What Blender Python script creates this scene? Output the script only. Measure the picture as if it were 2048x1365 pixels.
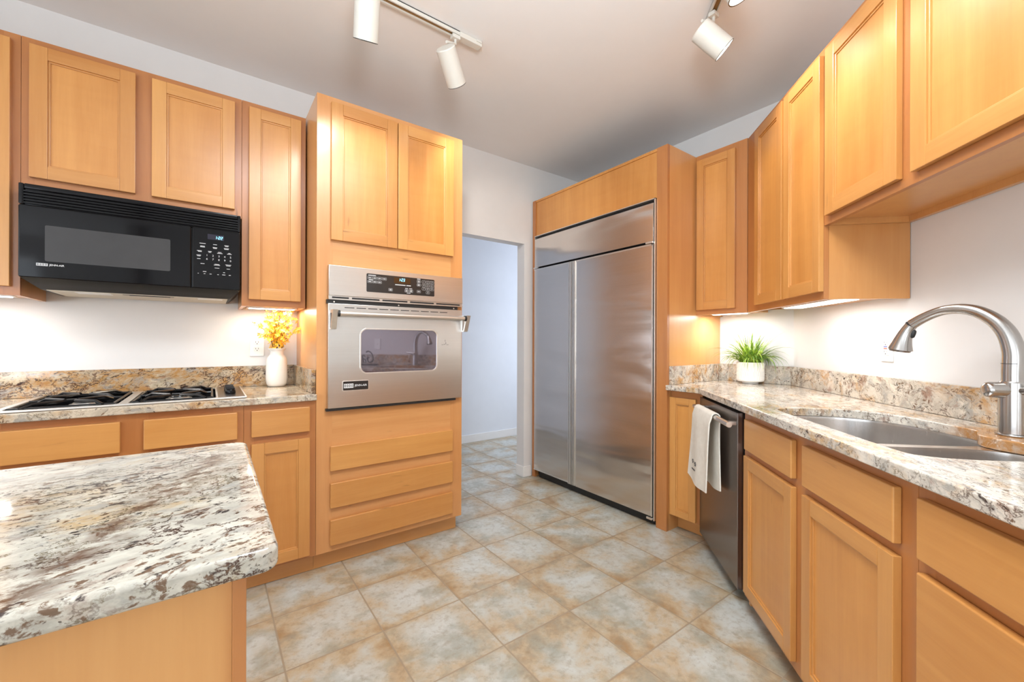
import bpy, bmesh, math, random
from mathutils import Vector, Matrix
R = math.radians
random.seed(7)
scene = bpy.context.scene
col = scene.collection
for o in list(bpy.data.objects): bpy.data.objects.remove(o)

# ------------------------------------------------------------------ camera
CAM_H = 1.1766
cam = bpy.data.cameras.new('camera'); cam_ob = bpy.data.objects.new('camera', cam); col.objects.link(cam_ob)
cam.sensor_width = 36; cam.lens = 826.14 / 2048 * 36; cam.shift_y = 2.3 / 2048; cam.clip_start = .02
cam_ob.matrix_world = Matrix.Translation((0, 0, CAM_H)) @ Matrix.Rotation(R(53.837 - 90), 4, 'Z') @ Matrix.Rotation(R(90), 4, 'X') @ Matrix.Rotation(.0032, 4, 'Z')
scene.camera = cam_ob

# ------------------------------------------------------------------ colour management, sky, large lights
vs = scene.view_settings
vs.view_transform = 'Standard'; vs.look = 'None'; vs.gamma = 1; vs.exposure = 0.22
try: vs.use_curve_mapping = False
except Exception: pass
world = bpy.data.worlds.new('sky'); scene.world = world; world.use_nodes = True
world.node_tree.nodes['Background'].inputs[0].default_value = (.82, .9, 1, 1)
world.node_tree.nodes['Background'].inputs[1].default_value = 1.0

def area(name, loc, direction, sx, sy, power, color, spread=180):
    l = bpy.data.lights.new(name, 'AREA'); l.shape = 'RECTANGLE'; l.size = sx; l.size_y = sy
    l.energy = power; l.color = color; l.spread = R(spread)
    o = bpy.data.objects.new(name, l); col.objects.link(o); o.location = loc
    o.rotation_euler = Vector(direction).to_track_quat('-Z', 'Y').to_euler()
    return o
# daylight through the windows behind the camera, and through the hall beyond the doorway, plus unseen added fills
DAY = (.84, .92, 1)
area('window_daylight', (-3.96, -.5, 1.5), (1, 0, -.35), 3.9, 1.8, 46, DAY)
area('window_daylight', (-2.9, -4.16, 1.5), (0, 1, -.35), 1.8, 1.8, 24, DAY)
area('window_upward_fill', (-3.94, -.5, 1.0), (.62, 0, .78), 3.9, .9, 60, DAY)  # added fill tilted up from the window to lift the ceiling
area('window_upward_fill', (-2.9, -4.14, 1.0), (0, .62, .78), 1.8, .9, 60, DAY)  # second added upward fill for the ceiling
area('hall_daylight', (4.25, 3.6, 1.45), (-1, 0, 0), 1.0, 1.9, 25, (.78, .86, 1))
area('overhead_fill', (.55, .55, 2.68), (0, 0, -1), 1.0, .6, 34, (.90, .96, 1))  # added unseen fill from above for the floor, no fixture here
area('ceiling_bounce_fill', (.15, .0, 1.9), (.35, .35, .85), .35, .35, 24, (.88, .95, 1), 130)   # added unseen fill aimed up, brightens the room off the ceiling

# ------------------------------------------------------------------ node helpers
class NT:
    def __init__(s, name):
        s.m = bpy.data.materials.new(name); s.m.use_nodes = True
        s.t = s.m.node_tree; s.b = s.t.nodes['Principled BSDF']
    def set(s, inp, v):
        if isinstance(v, bpy.types.NodeSocket): s.t.links.new(v, inp)
        elif isinstance(v, (tuple, list)) and inp.type == 'RGBA' and len(v) == 3: inp.default_value = (*v, 1)
        else: inp.default_value = v
    def n(s, typ, out=0, ins=None, **props):
        nd = s.t.nodes.new(typ)
        for k, v in props.items(): setattr(nd, k, v)
        for k, v in (ins or {}).items(): s.set(nd.inputs[k], v)
        return nd.outputs[out]
    def math(s, op, a, b=0.0, c=0.0, clamp=False):
        return s.n('ShaderNodeMath', ins={0: a, 1: b, 2: c}, operation=op, use_clamp=clamp)
    def vmath(s, op, a, b=(0, 0, 0)):
        return s.n('ShaderNodeVectorMath', ins={0: a, 1: b}, operation=op)
    def mix(s, f, a, b, blend='MIX'):
        nd = s.t.nodes.new('ShaderNodeMix'); nd.data_type = 'RGBA'; nd.blend_type = blend
        s.set(nd.inputs[0], f); s.set(nd.inputs[6], a); s.set(nd.inputs[7], b)
        return nd.outputs[2]
    def ramp(s, f, stops, interp='LINEAR'):
        nd = s.t.nodes.new('ShaderNodeValToRGB'); s.set(nd.inputs[0], f); cr = nd.color_ramp; cr.interpolation = interp
        while len(cr.elements) < len(stops): cr.elements.new(.5)
        for e, (p, c) in zip(cr.elements, stops):
            e.position = p; e.color = (c, c, c, 1) if isinstance(c, (int, float)) else (*c, 1)
        return nd.outputs[0]
    def noise(s, v, scale, detail=4, rough=.55, dist=0.0, out=0):
        return s.n('ShaderNodeTexNoise', out, {'Vector': v, 'Scale': scale, 'Detail': detail, 'Roughness': rough, 'Distortion': dist})
    def map(s, v, scale=(1, 1, 1), rot=(0, 0, 0), loc=(0, 0, 0)):
        return s.n('ShaderNodeMapping', ins={'Vector': v, 'Location': loc, 'Rotation': rot, 'Scale': scale})
    def coords(s): return s.n('ShaderNodeTexCoord', 3)
    def rnd(s): return s.n('ShaderNodeObjectInfo', 5)
    def bump(s, h, strength=.2, dist=.002):
        s.set(s.b.inputs['Normal'], s.n('ShaderNodeBump', ins={'Height': h, 'Strength': strength, 'Distance': dist}))
    def out(s, color=None, rough=None, metal=None, **kw):
        if color is not None: s.set(s.b.inputs['Base Color'], color)
        if rough is not None: s.set(s.b.inputs['Roughness'], rough)
        if metal is not None: s.set(s.b.inputs['Metallic'], metal)
        for k, v in kw.items(): s.set(s.b.inputs[k.replace('_', ' ')], v)
        return s.m

def srgb(r, g, b):
    f = lambda c: (c / 255 / 12.92) if c / 255 <= .04045 else ((c / 255 + .055) / 1.055) ** 2.4
    return (f(r), f(g), f(b))

def plain(name, rgb, rough=.5, metal=0.0, var=.03, **kw):
    t = NT(name); c = t.coords()
    n = t.noise(c, 9, 3)
    k = t.ramp(n, [(.3, tuple(x * (1 - var) for x in rgb)), (.7, tuple(min(1, x * (1 + var)) for x in rgb))])
    return t.out(k, rough, metal, **kw)

def wood(name, axis, c_lo, c_hi, rough=.34, figure=.35, flecks=True):
    t = NT(name); c = t.coords(); r = t.rnd()
    off = t.n('ShaderNodeCombineXYZ', ins={0: t.math('MULTIPLY', r, 17), 1: t.math('MULTIPLY', r, 31), 2: t.math('MULTIPLY', r, 53)})
    p = t.vmath('ADD', c, off)
    sc = (14, 14, .9) if axis == 'z' else (.9, 14, 14)
    p1 = t.map(p, sc)
    grain = t.noise(p1, 1.0, 5, .55, .6)
    fine = t.noise(t.map(p, tuple(6 * a for a in sc)), 1.5, 3, .6)
    broad = t.noise(t.map(p, (1.6, 1.6, .8) if axis == 'z' else (.8, 1.6, 1.6)), 1.6, 2)
    curl = t.noise(t.map(p, (3, 3, 16) if axis == 'z' else (16, 3, 3)), 1.4, 2, .5, .4)
    f = t.math('ADD', t.math('MULTIPLY', grain, .5), t.math('ADD', t.math('MULTIPLY', fine, .14), t.math('ADD', t.math('MULTIPLY', broad, .36), t.math('MULTIPLY', curl, .12 * figure))))
    f = t.math('ADD', f, t.math('MULTIPLY', t.math('SUBTRACT', r, .5), .14))
    k = t.ramp(f, [(.30, c_lo), (.72, c_hi)])
    if flecks:
        fl = t.noise(t.map(p, (40, 40, 5) if axis == 'z' else (5, 40, 40)), 1.0, 2, .5)
        patch = t.noise(p, 3.1, 1)
        m = t.math('MULTIPLY', t.ramp(fl, [(.70, 0.0), (.76, 1.0)]), t.ramp(patch, [(.55, 0.0), (.66, .6)]))
        k = t.mix(m, k, tuple(x * .38 for x in c_lo))
    t.set(t.b.inputs['Coat Weight'], .5); t.set(t.b.inputs['Coat Roughness'], .24)
    t.bump(fine, .04, .001)
    return t.out(k, t.math('ADD', rough - .04, t.math('MULTIPLY', grain, .1)))

def granite(name, base, gold, gold_amt, dark_amt, scale=1.0, stretch=(1, 1, 1), rot=(0, 0, 0), seed=0.0, river=None, brown=.85, wv=.30, blob=None):
    t = NT(name); c0 = t.coords(); c = t.map(t.map(c0, (1, 1, 1), rot, (seed, seed * .7, seed * .3)), stretch)
    p = t.map(c, (scale, scale, scale))
    warp = t.noise(p, 3.0, 4, .6, out=1)
    pw = t.vmath('ADD', p, t.n('ShaderNodeVectorMath', ins={0: t.vmath('SUBTRACT', warp, (.5, .5, .5)), 3: wv}, operation='SCALE'))
    sh = lambda x, y, z: t.map(pw, (1, 1, 1), (0, 0, 0), (x, y, z))
    big = t.noise(pw, 2.6, 5, .6)
    mid = t.noise(pw, 9, 6, .7)
    k = t.mix(t.ramp(mid, [(.36, 0.0), (.60, 1.0)]), base, tuple(x * .66 for x in base))
    gm = t.math('MULTIPLY', t.ramp(big, [(.56 - gold_amt * .2, 0.0), (.68 - gold_amt * .2, 1.0)]), t.ramp(t.noise(pw, 13, 6, .7), [(.38, 0.1), (.56, 1.0)]))
    k = t.mix(gm, k, gold)
    # grey translucent quartz and brown clouds
    k = t.mix(t.ramp(t.noise(sh(11, 4, 3), 8, 6, .68), [(.54, 0.0), (.64, .75)]), k, srgb(150, 149, 144))
    k = t.mix(t.ramp(t.noise(sh(5, 2, 9), 7, 6, .7), [(.56, 0.0), (.66, brown)]), k, srgb(138, 96, 74))
    # thin dark veins where a warped noise crosses its middle
    for (o, sc_, wd, cc) in (((3, 7, 1), 5.0, .020, srgb(70, 44, 32)), ((8, 2, 5), 9.0, .016, srgb(96, 82, 52))):
        vn = t.noise(sh(*o), sc_, 7, .66)
        vein = t.ramp(t.math('ABSOLUTE', t.math('SUBTRACT', vn, .5)), [(.0, .95), (wd, 0.0)])
        vmask = t.ramp(t.noise(sh(o[1], o[0], 4), 3.6, 3), [(.44, 0.0), (.56, 1.0)])
        k = t.mix(t.math('MULTIPLY', t.math('MULTIPLY', vein, vmask), dark_amt, clamp=True), k, cc)
    # flakes gathered in clouds: brown ones, then nearly black ones
    for (o, sc_, lim, cc) in (((2, 5, 7), 30, .66, srgb(106, 80, 60)), ((1, 8, 2), 26, .685, srgb(50, 38, 38)), ((6, 3, 1), 60, .70, srgb(60, 50, 44))):
        sp = t.noise(sh(*o), sc_, 5, .62, .3)
        cloud = t.ramp(t.noise(sh(9, 1 + o[0], 4), 4.6, 4, .62), [(.40, 0.0), (.64, 1.0)])
        th = t.math('SUBTRACT', lim, t.math('MULTIPLY', cloud, .11 * dark_amt))
        k = t.mix(t.math('MULTIPLY', t.math('MULTIPLY', t.math('SUBTRACT', sp, th), 16, clamp=True), .92), k, cc)
    if river:
        (ux, uy, d0, wid) = river
        nd = t.n('ShaderNodeSeparateXYZ', 0, {0: c0}).node
        d = t.math('ADD', t.math('MULTIPLY', nd.outputs[0], ux), t.math('MULTIPLY', nd.outputs[1], uy))
        d = t.math('ADD', d, t.math('MULTIPLY', t.math('SUBTRACT', t.noise(c0, 6, 6, .62), .5), .22))
        rm = t.ramp(t.math('ABSOLUTE', t.math('SUBTRACT', d, d0)), [(0.0, 1.0), (wid, 0.0)])
        tex = t.ramp(t.noise(pw, 15, 6, .72), [(.42, 0.0), (.54, 1.0)])
        k = t.mix(t.math('MULTIPLY', rm, t.math('MULTIPLY', tex, .9)), k, srgb(98, 72, 54))
    if blob:
        (bx, by, br) = blob
        dd = t.n('ShaderNodeVectorMath', 1, {0: t.vmath('MULTIPLY', t.vmath('SUBTRACT', c0, (bx, by, 0)), (.7, 1, 0))}, operation='LENGTH')
        dd = t.math('ADD', dd, t.math('MULTIPLY', t.math('SUBTRACT', t.noise(c0, 11, 5, .65), .5), .12))
        bm_ = t.ramp(dd, [(br * .7, 1.0), (br, 0.0)])
        k = t.mix(t.math('MULTIPLY', bm_, t.ramp(t.noise(pw, 12, 5, .7), [(.34, .35), (.52, .95)])), k, srgb(172, 122, 70))
    return t.out(k, .07, 0, Specular_IOR_Level=.5)

def steel(name, rgb=(.62, .60, .58), rough=.27, aniso=.75, wave=0.0, axis=(1, 0, 0)):
    t = NT(name); c = t.coords()
    st = tuple(1.5 if a else 420 for a in axis)
    br = t.noise(t.map(c, st), 1.0, 3, .6)
    k = t.ramp(br, [(.3, tuple(x * .94 for x in rgb)), (.7, rgb)])
    tan = t.n('ShaderNodeVectorTransform', ins={0: axis}, vector_type='VECTOR', convert_from='OBJECT', convert_to='WORLD')
    t.set(t.b.inputs['Tangent'], tan)
    nb = t.n('ShaderNodeBump', ins={'Height': br, 'Strength': .05, 'Distance': .001})
    if wave:
        wv = t.noise(t.map(c, (.9, .9, 4.2)), 1.0, 2, .4, .3)
        nb = t.n('ShaderNodeBump', ins={'Height': wv, 'Strength': 1.0, 'Distance': .014 * wave, 'Normal': nb})
    t.set(t.b.inputs['Normal'], nb)
    return t.out(k, t.math('ADD', rough - .03, t.math('MULTIPLY', br, .06)), 1.0, Anisotropic=aniso)

def emis(name, rgb, strength):
    t = NT(name); c = t.coords(); n = t.noise(c, 4, 1)
    k = t.ramp(n, [(0, rgb), (1, tuple(min(1, x * 1.02) for x in rgb))])
    return t.out(k, .4, 0, Emission_Color=k, Emission_Strength=strength)

DOOR_LO, DOOR_HI = srgb(184, 121, 58), srgb(213, 155, 87)
FR_LO, FR_HI = srgb(162, 99, 50), srgb(188, 125, 70)
PAN_LO, PAN_HI = srgb(184, 118, 52), srgb(212, 150, 80)
M = {}
M['door_v'] = wood('maple_door_upright', 'z', DOOR_LO, DOOR_HI)
M['door_h'] = wood('maple_door_level', 'x', DOOR_LO, DOOR_HI)
M['panel_v'] = wood('maple_panel_upright', 'z', PAN_LO, PAN_HI, figure=1.0)
M['frame_v'] = wood('maple_frame_upright', 'z', FR_LO, FR_HI)
M['frame_h'] = wood('maple_frame_level', 'x', FR_LO, FR_HI)
M['side_v'] = wood('maple_side_upright', 'z', srgb(196, 134, 74), srgb(214, 158, 96))
M['toe_h'] = wood('maple_toe_level', 'x', srgb(192, 134, 74), srgb(210, 154, 94))
M['wall'] = plain('white_wall_paint', srgb(221, 219, 217), .6, var=.012)
M['hallwall'] = plain('hall_wall_paint', srgb(224, 226, 230), .6, var=.01)
M['ceil'] = plain('ceiling_paint', srgb(234, 232, 231), .8, var=.008)
M['trim'] = plain('white_trim_paint', srgb(235, 233, 230), .35, var=.01)
M['whiteplastic'] = plain('white_plastic', srgb(238, 237, 234), .35, var=.01)
M['ivory'] = plain('warm_white_lamp_paint', srgb(208, 204, 195), .4, var=.01)
M['ceramic'] = plain('white_ceramic', srgb(236, 233, 227), .16, var=.012)
M['black'] = plain('gloss_black', (.004, .004, .005), .07, var=.2, Specular_IOR_Level=.28)
M['matblack'] = plain('matt_black', (.012, .012, .012), .45, var=.2)
M['slot'] = plain('dark_slot', (.008, .008, .008), .6, var=.1)
M['iron'] = plain('cast_iron', (.012, .012, .013), .24, var=.3)
M['greyglass'] = plain('grey_screen_glass', (.060, .059, .060), .25, var=.05, Specular_IOR_Level=.2)
M['keypad'] = plain('charcoal_keypad', (.022, .020, .020), .2, var=.1)
M['mirrorglass'] = plain('dark_oven_glass', (.25, .22, .26), .03, .85, var=.02)
M['print'] = plain('pale_print', (.62, .62, .62), .5, var=.05)
M['bronze'] = plain('bronze_track_slot', srgb(150, 112, 62), .5, 0, var=.1)
M['steel'] = steel('brushed_steel')
M['steel_fridge'] = steel('brushed_steel_refrigerator', (.72, .68, .65), .21, .8, wave=1.5)
M['steel_oven'] = steel('brushed_steel_oven', (.66, .64, .61), .30, .7, wave=.25)
M['steel_dish'] = steel('dark_brushed_steel', (.30, .265, .25), .26, .8, wave=.2)
M['nickel'] = steel('brushed_nickel', (.46, .44, .42), .24, .6, axis=(0, 0, 1))
M['satin'] = plain('satin_aluminium', (.78, .76, .73), .36, 1.0, var=.02)
M['sink'] = steel('satin_sink_steel', (.70, .68, .66), .26, .5, axis=(0, 0, 1))
M['underpaint'] = plain('beige_enamel', srgb(206, 196, 176), .4, var=.02)
M['granite_island'] = granite('cream_granite_island', srgb(208, 203, 190), srgb(184, 158, 118), .08, 1.25, 1.6, (1.0, 1.45, 1.4), (0, 0, R(-16)), 3.1, (.931, -.364, .463, .050), .35, .13)
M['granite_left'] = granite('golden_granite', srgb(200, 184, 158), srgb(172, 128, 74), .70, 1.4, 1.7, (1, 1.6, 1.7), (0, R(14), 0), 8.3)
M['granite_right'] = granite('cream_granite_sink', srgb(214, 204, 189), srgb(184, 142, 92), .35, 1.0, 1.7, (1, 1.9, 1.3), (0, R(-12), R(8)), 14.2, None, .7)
M['leafgreen'] = None

def floor_material():
    t = NT('stone_look_floor_tile'); T, tu, tv = .3518, .5708, 1.6612
    c = t.coords()
    p = t.map(c, (1 / T, 1 / T, 1), (0, 0, 0), (-tu / T, -tv / T, 0))
    cell = t.vmath('FLOOR', p); fr = t.vmath('FRACTION', p)
    s = t.n('ShaderNodeSeparateXYZ', 0, {0: fr}).node
    ex = t.math('SUBTRACT', .5, t.math('ABSOLUTE', t.math('SUBTRACT', s.outputs[0], .5)))
    ey = t.math('SUBTRACT', .5, t.math('ABSOLUTE', t.math('SUBTRACT', s.outputs[1], .5)))
    e = t.math('MINIMUM', ex, ey)
    grout = t.ramp(e, [(.0065, 1.0), (.0115, 0.0)])
    wn = t.n('ShaderNodeTexWhiteNoise', 1, {0: cell}, noise_dimensions='3D')
    q = t.vmath('ADD', t.map(c, (1, 1, 0)), t.n('ShaderNodeVectorMath', ins={0: wn, 3: 9.0}, operation='SCALE'))
    n1 = t.noise(q, 4.2, 5, .6, .5); n2 = t.noise(q, 13, 6, .68, .3); n3 = t.noise(t.vmath('ADD', q, (4, 7, 2)), 5.5, 4, .6)
    edge = t.math('SUBTRACT', 1.0, t.math('MULTIPLY', e, 2.6, clamp=True))
    f = t.math('ADD', t.math('MULTIPLY', n1, .75), t.math('ADD', t.math('MULTIPLY', n2, .38), t.math('MULTIPLY', edge, .16)))
    k = t.ramp(f, [(.50, srgb(193, 196, 191)), (.61, srgb(186, 184, 173)), (.72, srgb(182, 164, 136)), (.85, srgb(160, 130, 94))])
    g = t.ramp(t.math('ADD', t.math('MULTIPLY', n3, .7), t.math('MULTIPLY', n2, .3)), [(.50, 0.0), (.62, .62)])
    k = t.mix(g, k, srgb(146, 149, 138))
    k = t.mix(t.ramp(t.noise(q, 38, 5, .7), [(.50, 0.0), (.66, .42)]), k, srgb(138, 124, 102))
    k = t.mix(grout, k, srgb(156, 140, 118))
    h = t.math('SUBTRACT', t.math('MULTIPLY', n2, .25), grout)
    t.bump(h, .35, .002)
    return t.out(k, t.math('ADD', .28, t.math('MULTIPLY', grout, .4)), 0, Specular_IOR_Level=.45)
M['floor'] = floor_material()

def petal_mat(name, a, b, trans=0.0):
    t = NT(name); c = t.coords()
    k = t.ramp(t.noise(c, 26, 2), [(.35, a), (.65, b)])
    return t.out(k, .5, 0, Subsurface_Weight=trans, Subsurface_Radius=(.02, .01, .003), Subsurface_Scale=.3)
M['blossom'] = petal_mat('yellow_blossom', srgb(250, 184, 34), srgb(255, 214, 84), .15)
M['twig'] = plain('brown_twig', srgb(92, 62, 34), .7, var=.2)
M['blade'] = petal_mat('green_blade', srgb(74, 124, 34), srgb(164, 188, 66))
def cloth_mat():
    t = NT('white_cotton'); c = t.coords()
    n = t.n('ShaderNodeTexVoronoi', 0, {'Vector': c, 'Scale': 55.0})
    t.bump(n, .25, .002)
    return t.out(t.ramp(t.noise(c, 30, 3), [(.3, srgb(226, 220, 208)), (.7, srgb(236, 231, 220))]), .85)
M['cotton'] = cloth_mat()
M['ink'] = plain('grey_embroidery', srgb(84, 82, 80), .8)
M['glow'] = emis('undercabinet_diffuser', (1, .97, .92), 9.0)
M['bulb'] = emis('lamp_bulb_glow', (1, .95, .88), 12.0)
M['display'] = emis('cyan_display_digits', (.25, .75, 1), 2.2)
M['displaybg'] = plain('display_window', (.018, .016, .03), .15)
M['amber'] = plain('brown_display_window', (.05, .022, .008), .15)
M['blueled'] = plain('blue_button', srgb(96, 108, 170), .4)
M['redbtn'] = plain('red_button', srgb(170, 88, 74), .4)

# ------------------------------------------------------------------ mesh builder
def curve_mesh(loops, half, bevel, res=3):
    cu = bpy.data.curves.new('tmp', 'CURVE'); cu.dimensions = '2D'; cu.fill_mode = 'BOTH'
    cu.extrude = max(half - bevel, 0); cu.bevel_depth = bevel; cu.bevel_resolution = res; cu.offset = -bevel
    for lp in loops:
        sp = cu.splines.new('POLY'); sp.points.add(len(lp) - 1); sp.use_cyclic_u = True
        for p, (x, y) in zip(sp.points, lp): p.co = (x, y, 0, 1)
    ob = bpy.data.objects.new('tmp', cu); col.objects.link(ob)
    dg = bpy.context.evaluated_depsgraph_get()
    me = bpy.data.meshes.new_from_object(ob.evaluated_get(dg))
    bpy.data.objects.remove(ob); bpy.data.curves.remove(cu)
    return me
def text_mesh(s, size, extr=.0004, shear=0.0, offset=0.0, align='CENTER'):
    cu = bpy.data.curves.new('tmp', 'FONT'); cu.body = s; cu.size = size; cu.extrude = extr; cu.shear = shear; cu.offset = offset
    cu.align_x = align; cu.align_y = 'CENTER'; cu.resolution_u = 3
    ob = bpy.data.objects.new('tmp', cu); col.objects.link(ob)
    dg = bpy.context.evaluated_depsgraph_get()
    me = bpy.data.meshes.new_from_object(ob.evaluated_get(dg))
    bpy.data.objects.remove(ob); bpy.data.curves.remove(cu)
    return me
FRONT = Matrix(((1, 0, 0, 0), (0, 0, -1, 0), (0, 1, 0, 0), (0, 0, 0, 1)))   # flat outline in x,y stood up in x,z facing -y

class MB:
    def __init__(s): s.bm = bmesh.new()
    def _mark(s, faces, mat):
        for f in faces: f.material_index = mat
    def box(s, x0, x1, y0, y1, z0, z1, bev=0.0, mat=0, seg=2):
        if x0 > x1: x0, x1 = x1, x0
        if y0 > y1: y0, y1 = y1, y0
        if z0 > z1: z0, z1 = z1, z0
        m = Matrix.Translation(((x0 + x1) / 2, (y0 + y1) / 2, (z0 + z1) / 2)) @ Matrix.Diagonal((x1 - x0, y1 - y0, z1 - z0, 1))
        v = bmesh.ops.create_cube(s.bm, size=1, matrix=m)['verts']
        fs = {f for a in v for f in a.link_faces}
        s._mark(fs, mat)
        bev = min(bev, (x1 - x0) * .45, (y1 - y0) * .45, (z1 - z0) * .45)
        if bev > 0:
            r = bmesh.ops.bevel(s.bm, geom=list({e for a in v for e in a.link_edges}), offset=bev, segments=seg, affect='EDGES', profile=.5)
            s._mark(r['faces'], mat)
        return s
    def mesh(s, me, mtx=Matrix(), mat=0):
        n0 = len(s.bm.faces); me.transform(mtx); s.bm.from_mesh(me); s.bm.faces.ensure_lookup_table()
        for f in s.bm.faces[n0:]: f.material_index = mat
        bpy.data.meshes.remove(me); return s
    def plate(s, loops, y, thick, bevel=.001, mat=0, res=2):          # outline in x,z standing at depth y (front face) 
        return s.mesh(curve_mesh(loops, thick / 2, bevel, res), Matrix.Translation((0, y + thick / 2, 0)) @ FRONT, mat)
    def slab(s, loops, z0, z1, bevel=.004, mat=0, res=3):             # outline in x,y lying
        return s.mesh(curve_mesh(loops, (z1 - z0) / 2, bevel, res), Matrix.Translation((0, 0, (z0 + z1) / 2)), mat)
    def text(s, st, x, z, y, size, mat=0, **kw):
        return s.mesh(text_mesh(st, size, **kw), Matrix.Translation((x, y, z)) @ FRONT, mat)
    def ring(s, c, t, r, n, ref):
        t = t.normalized(); a = ref - t * ref.dot(t); a.normalize(); b = t.cross(a)
        return [s.bm.verts.new(c + (a * math.cos(2 * math.pi * i / n) + b * math.sin(2 * math.pi * i / n)) * r) for i in range(n)], a
    def tube(s, pts, rad, n=14, mat=0, cap=True):
        pts = [Vector(p) for p in pts]; k = len(pts)
        if isinstance(rad, (int, float)): rad = [rad] * k
        tn = [(pts[min(i + 1, k - 1)] - pts[max(i - 1, 0)]) for i in range(k)]
        ref = Vector((0, 0, 1)) if abs(tn[0].normalized().z) < .9 else Vector((1, 0, 0))
        rings = []
        for p, t, r in zip(pts, tn, rad):
            rg, ref = s.ring(p, t, r, n, ref); rings.append(rg)
        fs = []
        for a, b in zip(rings, rings[1:]):
            for i in range(n): fs.append(s.bm.faces.new((a[i], a[(i + 1) % n], b[(i + 1) % n], b[i])))
        if cap:
            fs.append(s.bm.faces.new(rings[0][::-1])); fs.append(s.bm.faces.new(rings[-1]))
        s._mark(fs, mat); return s
    def cyl(s, p0, p1, r, n=20, mat=0, r1=None): return s.tube([p0, p1], [r, r if r1 is None else r1], n, mat)
    def lathe(s, prof, c=(0, 0, 0), n=36, mat=0, fn=None):
        rings = []
        for r, z in prof:
            rings.append([s.bm.verts.new((c[0] + (r if fn is None else fn(r, z, 2 * math.pi * i / n)) * math.cos(2 * math.pi * i / n), c[1] + (r if fn is None else fn(r, z, 2 * math.pi * i / n)) * math.sin(2 * math.pi * i / n), c[2] + z)) for i in range(n)])
        fs = []
        for a, b in zip(rings, rings[1:]):
            for i in range(n): fs.append(s.bm.faces.new((a[i], a[(i + 1) % n], b[(i + 1) % n], b[i])))
        fs.append(s.bm.faces.new(rings[0][::-1])); fs.append(s.bm.faces.new(rings[-1]))
        s._mark(fs, mat); return s
    def loft(s, rings, mat=0, close_last=True, close_first=False):
        rg = [[s.bm.verts.new(p) for p in r] for r in rings]; fs = []
        for a, b in zip(rg, rg[1:]):
            n = len(a)
            for i in range(n): fs.append(s.bm.faces.new((a[i], a[(i + 1) % n], b[(i + 1) % n], b[i])))
        if close_last: fs.append(s.bm.faces.new(rg[-1]))
        if close_first: fs.append(s.bm.faces.new(rg[0][::-1]))
        s._mark(fs, mat); return s
    def face(s, pts, mat=0):
        f = s.bm.faces.new([s.bm.verts.new(p) for p in pts]); f.material_index = mat; return s

def rrect(x0, x1, y0, y1, r, n=6):
    pts = []
    for cx, cy, a0 in ((x1 - r, y1 - r, 0), (x0 + r, y1 - r, 90), (x0 + r, y0 + r, 180), (x1 - r, y0 + r, 270)):
        for i in range(n + 1):
            a = R(a0 + 90 * i / n); pts.append((cx + r * math.cos(a), cy + r * math.sin(a)))
    return pts
def rect(x0, x1, y0, y1): return [(x0, y0), (x1, y0), (x1, y1), (x0, y1)]
def round_poly(pts, rad, n=6):
    out = []; k = len(pts)
    for i in range(k):
        p0, p, p1 = Vector(pts[i - 1]), Vector(pts[i]), Vector(pts[(i + 1) % k])
        r = rad[i] if isinstance(rad, (list, tuple)) else rad
        if r <= 0: out.append(tuple(p)); continue
        a = (p0 - p).normalized(); b = (p1 - p).normalized()
        for j in range(n + 1):
            t = j / n; q0 = p + a * r * (1 - t); q1 = p + b * r * t
            out.append(tuple(q0.lerp(q1, t)))
    return out
def smooth_loop(pts, sub=6):       # Catmull-Rom closed
    P = [Vector(p) for p in pts]; k = len(P); out = []
    for i in range(k):
        a, b, c, d = P[i - 1], P[i], P[(i + 1) % k], P[(i + 2) % k]
        for j in range(sub):
            t = j / sub
            out.append(tuple(.5 * ((2 * b) + (c - a) * t + (2 * a - 5 * b + 4 * c - d) * t * t + (3 * b - a - 3 * c + d) * t ** 3)))
    return out
def smooth_path(pts, sub=6):
    P = [Vector(p) for p in pts]; P = [P[0] * 2 - P[1]] + P + [P[-1] * 2 - P[-2]]; out = []
    for i in range(1, len(P) - 2):
        a, b, c, d = P[i - 1], P[i], P[i + 1], P[i + 2]
        for j in range(sub):
            t = j / sub
            out.append(.5 * ((2 * b) + (c - a) * t + (2 * a - 5 * b + 4 * c - d) * t * t + (3 * b - a - 3 * c + d) * t ** 3))
    out.append(P[-2]); return out

# frames: a run of cabinets is drawn in its own x (rightwards), y (into the wall), z (up)
FRAMES = {'left': Matrix(), 'back': Matrix.Rotation(R(-90), 4, 'Z'), 'sink': Matrix.Rotation(R(-135), 4, 'Z')}
BASE = {}
GROUPS = {'wall_cabinet': 'maple wall cabinets', 'base_cabinet': 'maple base cabinets', 'track_spotlight': 'white cylinder track spotlights', 'under_cabinet_light': 'lights under the wall cabinets', 'wall_outlet': 'white wall outlets', 'track_rail': 'ceiling track rails', 'countertop': 'granite countertops'}
def thing(name, label, cat, base=(0, 0, 0), frame='left', group=None):
    group = group or GROUPS.get(name)
    o = bpy.data.objects.new(name, None); col.objects.link(o); o.empty_display_size = .05
    o.matrix_world = FRAMES[frame] @ Matrix.Translation(base)
    BASE[o.name] = Vector(base)
    o['label'] = label; o['category'] = cat
    if group: o['group'] = group
    return o
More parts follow.
